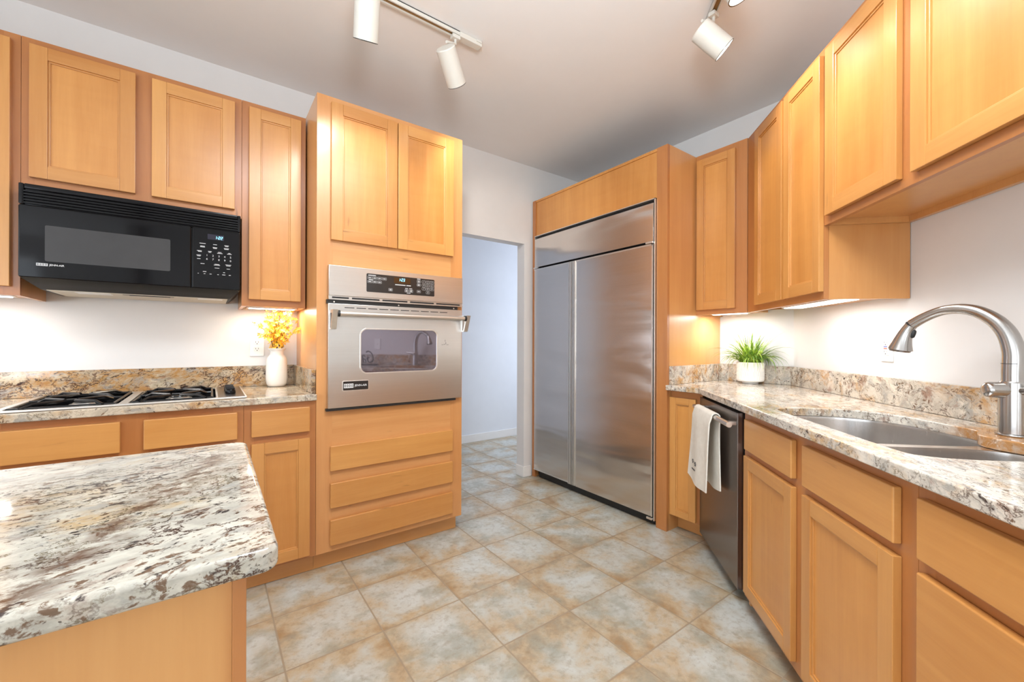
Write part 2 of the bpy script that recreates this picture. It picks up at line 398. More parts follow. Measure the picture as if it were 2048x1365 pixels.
def finish(name, mb, mats, base=Vector((0, 0, 0)), smooth=35, fixn=True):
    bmesh.ops.translate(mb.bm, verts=mb.bm.verts, vec=-base)
    if fixn: bmesh.ops.recalc_face_normals(mb.bm, faces=mb.bm.faces)
    me = bpy.data.meshes.new(name); mb.bm.to_mesh(me); mb.bm.free()
    for m in (mats if isinstance(mats, (list, tuple)) else [mats]): me.materials.append(m)
    if smooth:
        for p in me.polygons: p.use_smooth = True
        me.set_sharp_from_angle(angle=R(smooth))
    o = bpy.data.objects.new(name, me); col.objects.link(o)
    if smooth and len(me.polygons) < 6000:
        wn = o.modifiers.new('weighted_normals', 'WEIGHTED_NORMAL'); wn.keep_sharp = True; wn.weight = 80
    return o
def part(name, mb, mats, parent, label=None, smooth=35, fixn=True, kind=None):
    base = BASE[parent.name]
    o = finish(name, mb, mats, base, smooth, fixn); o.parent = parent; BASE[o.name] = base
    if label: o['label'] = label
    if kind: o['kind'] = kind
    return o
def single(name, mb, mats, label, cat, base=(0, 0, 0), frame='left', group=None, smooth=35):
    o = finish(name, mb, mats, Vector(base), smooth); o.matrix_world = FRAMES[frame] @ Matrix.Translation(base)
    o['label'] = label; o['category'] = cat
    if group: o['group'] = group
    return o
def struct(name, mb, mats, frame='left', label=None, smooth=35):
    o = finish(name, mb, mats, smooth=smooth); o.matrix_world = FRAMES[frame]; o['kind'] = 'structure'
    if label: o['label'] = label
    return o

# ------------------------------------------------------------------ the room
H = 2.7272
struct('floor', MB().box(-4.3, 4.4, -4.5, 4.4, -.1, 0), M['floor'])
struct('ceiling', MB().box(-4.3, 4.4, -4.5, 4.4, H, H + .1), M['ceil'])
LW = 2.8485                                    # kitchen face of the wall behind the cooktop and oven
struct('wall_left', MB().box(-4.0, 1.42, LW, LW + .1, 0, H).box(2.212, 2.94, LW, LW + .1, 0, H).box(1.42, 2.212, LW, LW + .1, 2.035, H), M['wall'])
BW = 2.94                                      # wall behind the refrigerator
struct('wall_back', MB().box(BW, BW + .1, .98, LW + .1, 0, H), M['wall'])
SW = 1.341                                     # wall behind the sink, in the sink run's own y
struct('wall_right', MB().box(-2.86, 2.6, SW, SW + .1, 0, H), M['wall'], 'sink')
struct('wall_rear', MB().box(-4.1, -4.0, -4.3, LW + .1, 0, .5).box(-4.1, -4.0, -4.3, LW + .1, 2.4, H).box(-4.1, -4.0, -4.3, -2.45, .5, 2.4).box(-4.1, -4.0, 1.45, LW + .1, .5, 2.4), M['wall'])
struct('wall_front', MB().box(-4.0, -3.8, -4.3, -4.2, 0, H).box(-2.0, -.6, -4.3, -4.2, 0, H).box(-3.8, -2.0, -4.3, -4.2, 0, .5).box(-3.8, -2.0, -4.3, -4.2, 2.4, H), M['wall'])
struct('wall_side', MB().box(-.9, -.8, -4.2, -2.5, 0, H), M['wall'])
w = MB()
for y in (-2.45, -1.15, .15, 1.4): w.box(-4.08, -4.02, y, y + .05, .5, 2.4)
w.box(-4.08, -4.02, -2.45, 1.45, .5, .55).box(-4.08, -4.02, -2.45, 1.45, 2.35, 2.4)
struct('window_1', w, M['trim'])
w = MB()
for x in (-3.8, -2.93, -2.05): w.box(x, x + .05, -4.28, -4.22, .5, 2.4)
w.box(-3.8, -2.0, -4.28, -4.22, .5, .55).box(-3.8, -2.0, -4.28, -4.22, 2.35, 2.4)
struct('window_2', w, M['trim'])
struct('wall_hall', MB().box(.9, 4.4, 4.195, 4.295, 0, H), M['hallwall'])
struct('wall_hall_end', MB().box(4.3, 4.4, LW + .1, 4.195, 0, H).box(2.94, 4.3, LW + .1, LW + .2, 0, H), M['hallwall'])
struct('wall_hall_side', MB().box(.9, 1.0, LW + .1, 4.195, 0, H), M['hallwall'])
struct('baseboard_hall', MB().box(1.0, 4.3, 4.181, 4.195, 0, .092, .004), M['trim'])
struct('baseboard_left', MB().box(2.206, 2.285, LW - .013, LW, 0, .092, .004).box(2.199, 2.212, LW - .013, LW + .1, 0, .092, .004), M['trim'])

# ------------------------------------------------------------------ cabinet parts
def frame_door(parent, x0, x1, z0, z1, y, st=.052, name='door', label=None, th=.02):
    m = MB()
    m.box(x0, x0 + st, y, y + th, z0, z1, .0025, 0); m.box(x1 - st, x1, y, y + th, z0, z1, .0025, 0)
    m.box(x0 + st - .0005, x1 - st + .0005, y, y + th, z0, z0 + st, .0022, 1)
    m.box(x0 + st - .0005, x1 - st + .0005, y, y + th, z1 - st, z1, .0022, 1)
    # small moulded step round the panel
    a, b, c, d = x0 + st - .001, x1 - st + .001, z0 + st - .001, z1 - st + .001
    for (q0, q1, q2, q3, mt) in ((a, a + .008, c, d, 0), (b - .008, b, c, d, 0), (a, b, c, c + .008, 1), (a, b, d - .008, d, 1)):
        m.box(q0, q1, y + .0055 + mt * .0004, y + .013 - mt * .0004, q2, q3, .002, mt)
    o = part(name, m, [M['door_v'], M['door_h']], parent, label)
    part('panel', MB().box(a, b, y + .0105, y + .0165, c, d), M['panel_v'], o)
    return o
def slab_front(parent, x0, x1, z0, z1, y, name='drawer', th=.02):
    return part(name, MB().box(x0, x1, y, y + th, z0, z1, .004, 0, 3), M['door_h'], parent)
def face_frame(parent, x0, x1, z0, z1, y, stiles, rails, th=.019):
    """stiles: list of (x0,x1); rails: list of (z0,z1)"""
    m = MB()
    for a, b in rails: m.box(x0 + .0006, x1 - .0006, y + .0004, y + th, a, b, 0, 1)
    for a, b in stiles: m.box(a, b, y, y + th - .0006, z0 + .0006, z1 - .0006, .0008, 0)
    return part('face_frame', m, [M['frame_v'], M['frame_h']], parent)
def carcass(parent, x0, x1, y0, y1, z0, z1, bottom_in=0.0, t=.017):
    m = MB()
    m.box(x0, x0 + t, y0, y1, z0, z1); m.box(x1 - t, x1, y0, y1, z0, z1)
    m.box(x0 + t, x1 - t, y0, y1, z0 + bottom_in, z0 + bottom_in + t); m.box(x0 + t, x1 - t, y0, y1, z1 - t, z1)
    m.box(x0 + t, x1 - t, y1 - .008, y1, z0 + bottom_in + t, z1 - t)
    return part('carcass', m, M['side_v'], parent)

# ------------------------------------------------------------------ left run: wall cabinets
UY, UDY = 2.5185, 2.4985
WY = LW - .003
t = thing('wall_cabinet', 'maple wall cabinet at the far left edge, left of the microwave', 'cabinet', (-.95, WY, 1.3585))
carcass(t, -1.28, -.6195, UY + .019, WY, 1.3585, 2.41, .012)
face_frame(t, -1.28, -.6195, 1.3585, 2.41, UY, [(-1.28, -1.24), (-.98, -.93), (-.665, -.6195)], [(1.3585, 1.40), (2.372, 2.41)])
frame_door(t, -1.265, -.962, 1.393, 2.3815, UDY); frame_door(t, -.948, -.6435, 1.393, 2.3815, UDY)
t = thing('wall_cabinet', 'maple two-door wall cabinet directly above the black microwave', 'cabinet', (-.245, WY, 1.803))
carcass(t, -.6185, .1280, UY + .019, WY, 1.803, 2.41)
face_frame(t, -.6185, .1280, 1.803, 2.41, UY, [(-.6185, -.58), (-.285, -.205), (.088, .1280)], [(1.803, 1.86), (2.365, 2.41)])
frame_door(t, -.5938, -.273, 1.8408, 2.3815, UDY); frame_door(t, -.218, .0985, 1.8408, 2.3815, UDY)
t = thing('wall_cabinet', 'narrow one-door maple wall cabinet above the yellow flowers', 'cabinet', (.277, WY, 1.3585))
carcass(t, .1290, .4242, UY + .019, WY, 1.3585, 2.41, .012)
face_frame(t, .1290, .4242, 1.3585, 2.41, UY, [(.1290, .168), (.386, .4242)], [(1.3585, 1.41), (2.365, 2.41)])
frame_door(t, .1586, .3989, 1.393, 2.3815, UDY)

# ------------------------------------------------------------------ tall oven cabinet
OV, OD = 2.2617, 2.2417
t = thing('oven_cabinet', 'tall maple cabinet that houses the steel wall oven', 'cabinet', (.849, OV, 0))
m = MB().box(.4321, .4500, OV + .02, WY, .098, 2.4343).box(1.2482, 1.2662, OV + .02, WY, .098, 2.4343)
m.box(.45, 1.2482, OV + .02, WY, 2.4163, 2.4343).box(.45, 1.2482, OV + .02, WY, .098, .116).box(.45, 1.2482, WY - .01, WY, .116, 2.4163)
m.box(.45, 1.2482, OV + .02, WY - .01, .78, .798).box(.45, 1.2482, OV + .02, WY - .01, 1.585, 1.603)
part('carcass', m, M['side_v'], t)
m = MB()
for a, b in ((.098, .145), (.25, .335), (.44, .525), (.63, .8245), (1.567, 1.715), (2.39, 2.4343)): m.box(.4327, 1.2656, OV + .0004, OV + .02, a, b, 0, 1)
for a, b in ((.4321, .5085), (1.187, 1.2662)): m.box(a, b, OV, OV + .0194, .0986, 2.4337, .0008, 0)
part('face_frame', m, [wood('maple_oven_frame_upright', 'z', srgb(190, 126, 70), srgb(214, 156, 98)), wood('maple_oven_frame_level', 'x', srgb(190, 126, 70), srgb(216, 160, 102))], t)
frame_door(t, .4971, .8440, 1.6981, 2.4041, OD, .057); frame_door(t, .8485, 1.1972, 1.6981, 2.4041, OD, .057)
for a, b in ((.1311, .2621), (.3217, .4502), (.5125, .6417)): slab_front(t, .4971, 1.1972, a, b, OD)
part('toe_kick', MB().box(.4321, 1.2582, 2.3218, 2.335, .002, .0975), M['toe_h'], t)

# ------------------------------------------------------------------ wall oven
def rr_frame(m, x0, x1, z0, z1, y, r=.003, w=.0008, mat=0, th=.0005):
    m.plate([rrect(x0, x1, z0, z1, r, 3), rrect(x0 + w, x1 - w, z0 + w, z1 - w, max(r - w, .0004), 3)], y, th, 0, mat)
SEG = {'0': 'abcdef', '1': 'bc', '2': 'abged', '3': 'abgcd', '4': 'fgbc', '5': 'afgcd', '6': 'afgedc', '7': 'abc', '8': 'abcdefg', '9': 'abcdfg'}
def seg_digits(m, text, x, z, h, y, mat=0, slant=.12):
    w = h * .5; th = h * .11; cx = x
    for ch in text:
        def seg(xa, za, xb, zb):
            f = lambda px, pz: (cx + px + slant * pz, z + pz)
            dx, dz = xb - xa, zb - za; L = math.hypot(dx, dz); nx, nz = -dz / L * th / 2, dx / L * th / 2
            m.plate([[f(xa + nx, za + nz), f(xa - nx, za - nz), f(xb - nx, zb - nz), f(xb + nx, zb + nz)][::-1]], y, .0005, 0, mat)
        if ch == ':':
            seg(w * .2, h * .28, w * .2, h * .38); seg(w * .2, h * .62, w * .2, h * .72); cx += w * .7; continue
        P = {'a': (0, h, w, h), 'b': (w, h / 2, w, h), 'c': (w, 0, w, h / 2), 'd': (0, 0, w, 0), 'e': (0, 0, 0, h / 2), 'f': (0, h / 2, 0, h), 'g': (0, h / 2, w, h / 2)}
        for s in SEG[ch]: seg(*P[s])
        cx += w * 1.55
def brand_plate(m, x0, x1, z0, z1, y, mat_white, mat_black):
    h = z1 - z0; w = x1 - x0
    m.plate([rect(x0 + .03 * w, x0 + .40 * w, z0 + .22 * h, z1 - .22 * h)], y - .0006, .0008, 0, mat_white)
    for i in range(4):
        cx = x0 + (.075 + .088 * i) * w
        m.plate([rrect(cx - .022 * w, cx + .034 * w, z0 + .36 * h, z1 - .34 * h, .06 * h, 3), rrect(cx - .012 * w, cx + .024 * w, z0 + .44 * h, z1 - .42 * h, .03 * h, 3)], y - .0010, .0006, 0, mat_black)
    m.text('JENN-AIR', x0 + .695 * w, (z0 + z1) / 2, y - .0006, w * .118, mat_white, extr=.0003, offset=.0002)

t = thing('wall_oven', 'stainless steel built-in wall oven with black control panel', 'oven', (.865, OV, .8224))
part('body', MB().box(.512, 1.184, OV - .004, 2.78, .8275, 1.564), M['matblack'], t)
OF = OV - .03
oc = part('control_fascia', MB().plate([rect(.4838, 1.2535, 1.4115, 1.567)], OF, .026, .002), M['steel_oven'], t)
m = MB().plate([rect(.4838, 1.2535, 1.3935, 1.4118)], OF + .004, .016, .001)
m.box(.4838, 1.2535, OF - .002, OF + .02, 1.391, 1.3955)
sl = MB()
for a, b in ((.50, .582), (.598, .742), (.758, .90), (.916, 1.062), (1.078, 1.235)): sl.box(a, b, OF + .0025, OF + .006, 1.3985, 1.4065)
v = part('vent_trim', m, M['steel_oven'], t); part('vent_slot', sl, M['slot'], v)
part('gap_channel', MB().box(.476, 1.222, OF + .006, OV, 1.371, 1.391).cyl((.51, OF + .008, 1.38), (.51, OF + .004, 1.38), .004, 8, 1).cyl((.85, OF + .008, 1.38), (.85, OF + .004, 1.38), .004, 8, 1).cyl((1.195, OF + .008, 1.38), (1.195, OF + .004, 1.38), .004, 8, 1), [M['matblack'], M['satin']], t)
# control panel
k = part('control_panel', MB().plate([rrect(.671, 1.064, 1.4430, 1.5412, .006)], OF - .0015, .0025, .0004), M['keypad'], t, 'black glass oven control panel with keypad')
ky = OF - .0021
m = MB()
def bar(m, x, z, w, h=.0035, mat=0): m.plate([rect(x - w / 2, x + w / 2, z - h / 2, z + h / 2)], ky, .0005, 0, mat)
bar(m, .700, 1.5325, .040, .004)
for i in range(4):
    x = .676 + .0262 * i; rr_frame(m, x, x + .0236, 1.5120, 1.5265, ky); bar(m, x + .0118, 1.519, .014, .004)
bar(m, .694, 1.5085, .022, .0028)
for i in range(3):
    x = .676 + .0262 * i; rr_frame(m, x, x + .0236, 1.4915, 1.5055, ky); bar(m, x + .0118, 1.4985, .014, .004)
rr_frame(m, .790, .812, 1.4560, 1.4710, ky); bar(m, .801, 1.4655, .012, .003); bar(m, .801, 1.461, .012, .003)
bar(m, .857, 1.4935, .060, .0046); bar(m, .905, 1.4935, .026, .0046)
bar(m, .893, 1.4770, .016, .0035); bar(m, .917, 1.4770, .018, .0035)
for x in (.882, .908):
    rr_frame(m, x, x + .0225, 1.4560, 1.4715, ky); bar(m, x + .011, 1.4665, .013, .003); bar(m, x + .011, 1.461, .013, .003)
bar(m, .905, 1.4515, .022, .003)
bar(m, .966, 1.5365, .020, .004)
for z in (1.5150, 1.4955):
    rr_frame(m, .955, .977, z, z + .0150, ky); bar(m, .966, z + .010, .012, .003); bar(m, .966, z + .005, .012, .003)
rr_frame(m, .955, .977, 1.4575, 1.4725, ky); bar(m, .966, 1.465, .013, .004)
part('key_markings', m, M['print'], k); m = MB()
for r_, row in enumerate(('123', '456', '789')):
    for c_, ch in enumerate(row):
        x = .986 + .0252 * c_; z = 1.5155 - .0200 * r_
        rr_frame(m, x, x + .0225, z, z + .0155, ky); m.text(ch, x + .0112, z + .0078, ky, .013, 0, extr=.0003)
rr_frame(m, 1.0112, 1.0337, 1.4550, 1.4705, ky); m.text('0', 1.0224, 1.4628, ky, .013, 0, extr=.0003)
part('number_keys', m, M['print'], k)
part('display_window', MB().plate([rect(.820, .915, 1.5020, 1.5345)], ky, .0005, 0), M['amber'], k)
m = MB(); seg_digits(m, '1:23', .846, 1.5150, .0145, ky - .0007)
part('clock_digits', m, M['display'], k, 'lit cyan clock digits')
# door
win = rrect(.6408, 1.0825, 1.0085, 1.2450, .035, 8)
d = part('door', MB().plate([rect(.4815, 1.2470, .8362, 1.3712), win], OF, .026, .0015), M['steel_oven'], t)
part('inner_door', MB().box(.50, 1.228, OF + .026, OV - .0045, .842, 1.368), M['matblack'], d)
part('window_trim', MB().plate([rrect(.6370, 1.0865, 1.0045, 1.2490, .038, 8), rrect(.6440, 1.0790, 1.0120, 1.2415, .033, 8)], OF - .0025, .006, .001), M['satin'], d)
part('window', MB().plate([rrect(.6410, 1.0820, 1.0090, 1.2445, .034, 8)], OF + .002, .004, 0), M['mirrorglass'], d, 'dark mirror-like oven window')
m = MB()
for i in range(10):
    x = .560 + .0600 * i; m.box(x, x + .049, OF - .0006, OF + .002, 1.3505, 1.3545)
part('vent_slot', m, M['slot'], d)
h = part('handle', MB().tube([(.523, OF - .055, 1.3180), (1.236, OF - .055, 1.3180)], .0120, 20), M['satin'], d)
part('end_collar', MB().tube([(.513, OF - .055, 1.318), (.524, OF - .055, 1.318)], .0165, 18), M['matblack'], h)
part('end_collar', MB().tube([(1.235, OF - .055, 1.318), (1.246, OF - .055, 1.318)], .0165, 18), M['matblack'], h)
for x0, x1 in ((.488, .513), (1.246, 1.271)):
    # open triangular bracket: two limbs from the door to the bar
    y0, y1, zt, zb = OF, OF - .070, 1.336, 1.245
    xa, xb = (x0, x1)
    m = MB()
    def limb(pts):
        m.loft([[(xa, y, z) for y, z in pts], [(xb, y, z) for y, z in pts]], 0, True, True)
    limb([(y1, zt), (y1 + .014, zt), (y0 - .018, zb), (y0 - .034, zb)])
    limb([(y1 + .014, zt), (y0, zt), (y0, zt - .016), (y1 + .020, zt - .016)])
    limb([(y0 - .034, zb), (y0 - .018, zb + .0), (y0, zb + .01), (y0, zb - .006), (y0 - .03, zb - .006)])
    limb([(y0 - .012, zt - .016), (y0, zt - .016), (y0, zb + .01), (y0 - .012, zb + .006)])
    part('handle_bracket', m, M['satin'], h)
m = MB().plate([rrect(.5500, .6850, .9205, .9735, .006)], OF - .002, .003, .0006, 0)
m.plate([rrect(.5535, .6815, .9240, .9700, .004)], OF - .0026, .001, 0, 1)
brand_plate(m, .5535, .6815, .9270, .9670, OF - .0027, 2, 1)
part('brand_badge', m, [M['satin'], M['keypad'], M['print']], d)
m = MB()
for i, (x, z, w_, h_) in enumerate(((1.112, 1.158, .012, .003), (1.126, 1.160, .010, .004), (1.138, 1.163, .004, .012), (1.134, 1.178, .003, .012), (1.144, 1.158, .014, .003))):
    m.plate([rect(x, x + w_, z, z + h_)], OF - .0005, .0008, 0)
part('sticker_residue', m, plain('grey_residue', (.22, .21, .2), .6), d)
part('lower_trim', MB().box(.4735, 1.210, OF + .004, OV - .0005, .8224, .8345), M['matblack'], t)

# ------------------------------------------------------------------ microwave
MY = 2.4485
t = thing('microwave', 'black over-the-range microwave mounted under the maple wall cabinet', 'microwave', (-.244, WY, 1.388))
mw = M['black']
part('body', MB().box(-.609, .1209, MY + .03, WY, 1.4270, 1.7990, .004), mw, t)
m = MB().loft([[(-.605, MY + .006, 1.4274), (.117, MY + .006, 1.4274), (.117, WY, 1.4274), (-.605, WY, 1.4274)],
               [(-.565, MY + .075, 1.3890), (.080, MY + .075, 1.3890), (.080, WY, 1.3890), (-.565, WY, 1.3890)]], 0, True, True)
bt = part('underside', m, M['slot'], t)
part('underside_panel', MB().box(-.55, .07, MY + .08, WY - .01, 1.3865, 1.3892), M['underpaint'], bt, 'beige enamel underside panel')
part('light_lens', MB().box(-.47, -.36, MY + .09, MY + .17, 1.3850, 1.3866), M['whiteplastic'], bt)
part('light_lens', MB().box(-.05, .05, MY + .09, MY + .15, 1.3850, 1.3866), M['whiteplastic'], bt)
m = MB().box(-.32, -.14, MY + .10, MY + .106, 1.3850, 1.3868).box(-.30, -.155, MY + .122, MY + .128, 1.3850, 1.3868)
part('filter_slot', m, M['slot'], bt)
m = MB().box(-.609, .1209, MY + .012, MY + .03, 1.7165, 1.7990, .003)
g = part('vent_grille', m, mw, t)
m = MB().box(-.609, -.594, MY, MY + .014, 1.7165, 1.7990, .004).box(.1085, .1209, MY, MY + .014, 1.7165, 1.7990, .004).box(-.594, .1085, MY, MY + .014, 1.779, 1.799, .004)
for i in range(5): m.box(-.595, .1095, MY + .001, MY + .016, 1.7205 + .0115 * i, 1.7265 + .0115 * i, .001)
part('slats', m, mw, g)
d = part('door', MB().plate([rrect(-.609, -.0730, 1.4274, 1.7150, .008)], MY, .03, .004), mw, t)
part('window', MB().plate([rrect(-.5370, -.1480, 1.4960, 1.6410, .006)], MY - .0006, .001, 0), M['greyglass'], d, 'grey mesh viewing window')
m = MB(); brand_plate(m, -.563, -.4775, 1.4725, 1.4915, MY - .0002, 0, 1); part('brand_mark', m, [M['print'], M['black']], d)
cp = part('control_panel', MB().plate([rrect(-.0695, .1209, 1.4274, 1.7150, .008)], MY, .03, .004), mw, t)
part('display_window', MB().plate([rect(-.0110, .0530, 1.6640, 1.6890)], MY - .0006, .001, 0), M['displaybg'], cp)
m = MB(); seg_digits(m, '1:22', .0165, 1.6690, .0125, MY - .0012); part('clock_digits', m, M['display'], cp, 'lit blue clock digits')
m = MB(); ky = MY - .0006
for x, z, w_ in ((-.030, 1.641, .023), (.018, 1.641, .015), (.064, 1.642, .018), (.064, 1.638, .013), (-.030, 1.628, .017), (-.030, 1.624, .018), (.018, 1.627, .017), (.018, 1.623, .014), (.063, 1.628, .020), (.063, 1.624, .017),
                 (-.042, 1.605, .018), (-.040, 1.601, .014), (-.002, 1.606, .014), (-.002, 1.602, .010), (.037, 1.606, .014), (.037, 1.601, .021), (.075, 1.606, .009), (.075, 1.602, .018),
                 (-.044, 1.584, .017), (-.044, 1.580, .013), (-.044, 1.567, .013), (-.030, 1.545, .015), (.026, 1.547, .018), (.026, 1.543, .024), (.026, 1.529, .018), (.071, 1.549, .023), (.071, 1.544, .017), (.071, 1.529, .013),
                 (-.022, 1.508, .013), (.054, 1.510, .007), (-.046, 1.498, .004), (-.022, 1.498, .006), (.001, 1.498, .008), (.030, 1.498, .006), (.053, 1.499, .013), (.077, 1.499, .008)):
    m.plate([rect(x - w_ / 2, x + w_ / 2, z - .0011, z + .0011)], ky, .0005, 0)
part('key_markings', m, M['print'], cp); m = MB()
for r_, row in enumerate(('12345', '67890')):
    for i, ch in enumerate(row): m.text(ch, -.013 + .0232 * i, 1.586 - .0175 * r_, ky, .0125, 0, extr=.0003)
part('number_keys', m, M['print'], cp)

# ------------------------------------------------------------------ left run: base cabinets, worktop, cooktop
BD = 2.2417
t = thing('base_cabinet', 'maple base cabinet under the cooktop with two false drawer fronts', 'cabinet', (-.25, OV, 0))
carcass(t, -.6500, .1250, OV + .019, WY - .03, .098, .8790)
face_frame(t, -.6500, .1250, .098, .8815, OV, [(-.65, -.60), (-.30, -.205), (.0855, .1250)], [(.098, .15), (.69, .745), (.845, .8815)])
slab_front(t, -.6080, -.2879, .7308, .8538, BD, 'drawer_front'); slab_front(t, -.2185, .1017, .7308, .8538, BD, 'drawer_front')
frame_door(t, -.6080, -.2879, .1146, .6991, BD); frame_door(t, -.2185, .1017, .1146, .6991, BD)
part('toe_kick', MB().box(-.65, .125, 2.3218, 2.335, .002, .0975), M['toe_h'], t)
t = thing('base_cabinet', 'narrow maple base cabinet with drawer and door, left of the oven cabinet', 'cabinet', (.278, OV, 0))
carcass(t, .1260, .4310, OV + .019, WY - .03, .098, .8790)
face_frame(t, .1260, .4310, .098, .8815, OV, [(.126, .1665), (.390, .4310)], [(.098, .15), (.69, .745), (.845, .8815)])
slab_front(t, .1550, .4014, .7308, .8538, BD); frame_door(t, .1550, .4014, .1146, .6991, BD)
part('toe_kick', MB().box(.126, .431, 2.3218, 2.335, .002, .0975), M['toe_h'], t)

CT, CB = .914, .882
t = thing('countertop', 'brown and gold granite countertop around the cooktop with low backsplash', 'countertop', (-.3, 2.54, CB))
GL = M['granite_left']
GS = granite('pale_golden_granite', srgb(216, 202, 180), srgb(190, 150, 100), .3, .9, 1.7, (1, 1.8, 1.4), (0, 0, R(10)), 18.3, None, .5)
part('slab', MB().slab([[(-1.3, 2.2371), (.4306, 2.2371), (.4306, LW - .003), (-1.3, LW - .003)], [(-.622, 2.281), (-.622, 2.787), (.027, 2.787), (.027, 2.281)]], CB, CT, .005), GS, t)
part('backsplash', MB().box(-1.3, .4306, 2.8287, LW - .001, CT + .0006, 1.0346, .002), GL, t)
part('side_splash', MB().box(.4110, .4308, 2.2697, 2.828, CT + .0006, 1.0346, .002), GL, t)

t = thing('gas_cooktop', 'stainless steel gas cooktop with black grates set in the granite', 'cooktop', (-.25, 2.53, CT))
z = CT + .0008
fr = [rrect(-.635, .140, 2.268, 2.800, .006)]
wells = [rrect(-.612, -.302, 2.292, 2.776, .02), rrect(-.272, .022, 2.292, 2.776, .02)]
part('frame', MB().slab(fr + wells, z, z + .007, .002), M['satin'], t)
part('control_strip', MB().box(.030, .132, 2.280, 2.788, z + .0071, z + .0090, .0008), M['steel_dish'], t)
m = MB()
ZP = CB + .001
for x0, x1 in ((-.612, -.302), (-.272, .022)):
    m.box(x0 - .004, x1 + .004, 2.286, 2.782, ZP, ZP + .0016)
    m.box(x0 - .004, x0 - .001, 2.286, 2.782, ZP, z + .0005).box(x1 + .001, x1 + .004, 2.286, 2.782, ZP, z + .0005).box(x0 - .001, x1 + .001, 2.286, 2.289, ZP, z + .0005).box(x0 - .001, x1 + .001, 2.779, 2.782, ZP, z + .0005)
part('burner_pan', m, M['black'], t)
for i in range(4):
    y = 2.44 + .064 * i
    kn = part('knob', MB().lathe([(.021, 0), (.0225, .003), (.021, .014), (.0175, .019), (.0, .0195)], (.081, y, z + .0092), 24), M['black'], t)
    part('knob_grip', MB().box(.0625, .0995, y - .0042, y + .0042, z + .024, z + .034, .003), M['black'], kn)
for x0, x1 in ((-.612, -.302), (-.272, .022)):
    cx = (x0 + x1) / 2
    for cy in (2.408, 2.660):
        b = part('burner', MB().lathe([(.052, 0), (.052, .006), (.040, .010), (.040, .013)], (cx, cy, ZP + .0018), 28), M['satin'], t)
        part('burner_cap', MB().lathe([(.034, 0), (.036, .003), (.034, .008), (.006, .010)], (cx, cy, ZP + .0149), 28), M['iron'], b)
    m = MB(); zt = z + .019
    def fing(pts, r=.0058): m.tube(pts, r, 8)
    a, b, c, e = x0 + .014, x1 - .014, 2.306, 2.762
    fing([(a, c, zt - .012), (b, c, zt - .012), (b, e, zt - .012), (a, e, zt - .012), (a, c, zt - .012)])
    fing([(a, 2.534, zt - .010), (b, 2.534, zt - .010)])
    for px in (a, b):
        for py in (c, 2.534, e): m.cyl((px, py, ZP + .0018), (px, py, zt - .012), .006, 8)
    for cy in (2.408, 2.660):
        for ang in range(0, 360, 90):
            ca, sa = math.cos(R(ang + 45)), math.sin(R(ang + 45))
            k_ = min(abs((b - cx) / ca), abs(.110 / sa))
            p0 = (cx + ca * k_, cy + sa * k_, zt - .012); p1 = (cx + ca * k_ * .78, cy + sa * k_ * .78, zt + .002); p2 = (cx + ca * .026, cy + sa * .026, zt + .001)
            fing([p0, p1, p2], .0062)
    part('grate', m, M['iron'], t, 'black cast iron grate')

# ------------------------------------------------------------------ island
t = thing('island', 'kitchen island with thick cream granite top in the left foreground', 'island', (-.55, .95, 0))
part('countertop', MB().slab([round_poly([(-1.25, .6037), (.0735, .6037), (.0790, 1.296), (-1.25, 1.296)], [0, .024, .036, 0], 8)], .8819, .914, .0085, res=5), M['granite_island'], t)
m = MB().box(-1.2, .0238, .6500, 1.24, .002, .8815)
part('cabinet_body', m, M['side_v'], t)
part('corner_stile', MB().box(.0240, .0393, .6396, 1.24, .002, .8815, .001).box(-1.2, .0215, .6480, .6498, .002, .02), M['frame_v'], t)

# ------------------------------------------------------------------ wall plates
def outlet(name, label, x, z, y, frame, kind):
    t = thing(name, label, 'outlet', (x, y, z), frame)
    w_, h_ = .0355, .0605
    part('cover_plate', MB().plate([rrect(x - w_, x + w_, z - h_, z + h_, .004)], y - .006, .006, .0018), M['whiteplastic'], t)
    if kind == 'duplex':
        for dz in (.0195, -.0195):
            m = MB().plate([round_poly([(x - .0165, z + dz - .009), (x - .009, z + dz - .0145), (x + .009, z + dz - .0145), (x + .0165, z + dz - .009), (x + .0165, z + dz + .009), (x + .009, z + dz + .0145), (x - .009, z + dz + .0145), (x - .0165, z + dz + .009)], .003, 3)], y - .0078, .003, .0008)
            r_ = part('receptacle', m, M['whiteplastic'], t)
            m = MB().plate([rect(x - .0075, x - .0055, z + dz - .001, z + dz + .0075)], y - .0082, .0006, 0).plate([rect(x + .0055, x + .0075, z + dz - .001, z + dz + .0075)], y - .0082, .0006, 0)
            m.plate([rrect(x - .0025, x + .0025, z + dz - .0095, z + dz - .0045, .002, 4)], y - .0082, .0006, 0)
            part('slots', m, M['slot'], r_)
    elif kind == 'gfci':
        r_ = part('receptacle', MB().plate([rrect(x - .0165, x + .0165, z - .0335, z + .0335, .002)], y - .0085, .004, .0008), M['whiteplastic'], t)
        for dz in (.020, -.020):
            m = MB()
            m.plate([rect(x - .0075, x - .0055, z + dz - .001, z + dz + .0075)], y - .0089, .0006, 0).plate([rect(x + .0055, x + .0075, z + dz - .001, z + dz + .0075)], y - .0089, .0006, 0)
            m.plate([rrect(x - .0025, x + .0025, z + dz - .0095, z + dz - .0045, .002, 4)], y - .0089, .0006, 0)
            part('slots', m, M['slot'], r_)
        part('test_button', MB().plate([rect(x - .010, x + .010, z + .0015, z + .0065)], y - .0095, .0012, .0002), M['blueled'], r_)
        part('reset_button', MB().plate([rect(x - .010, x + .010, z - .0065, z - .0015)], y - .0095, .0012, .0002), M['redbtn'], r_)
    else:
        part('jack', MB().cyl((x, y - .006, z), (x, y - .014, z), .005, 12), M['satin'], t)
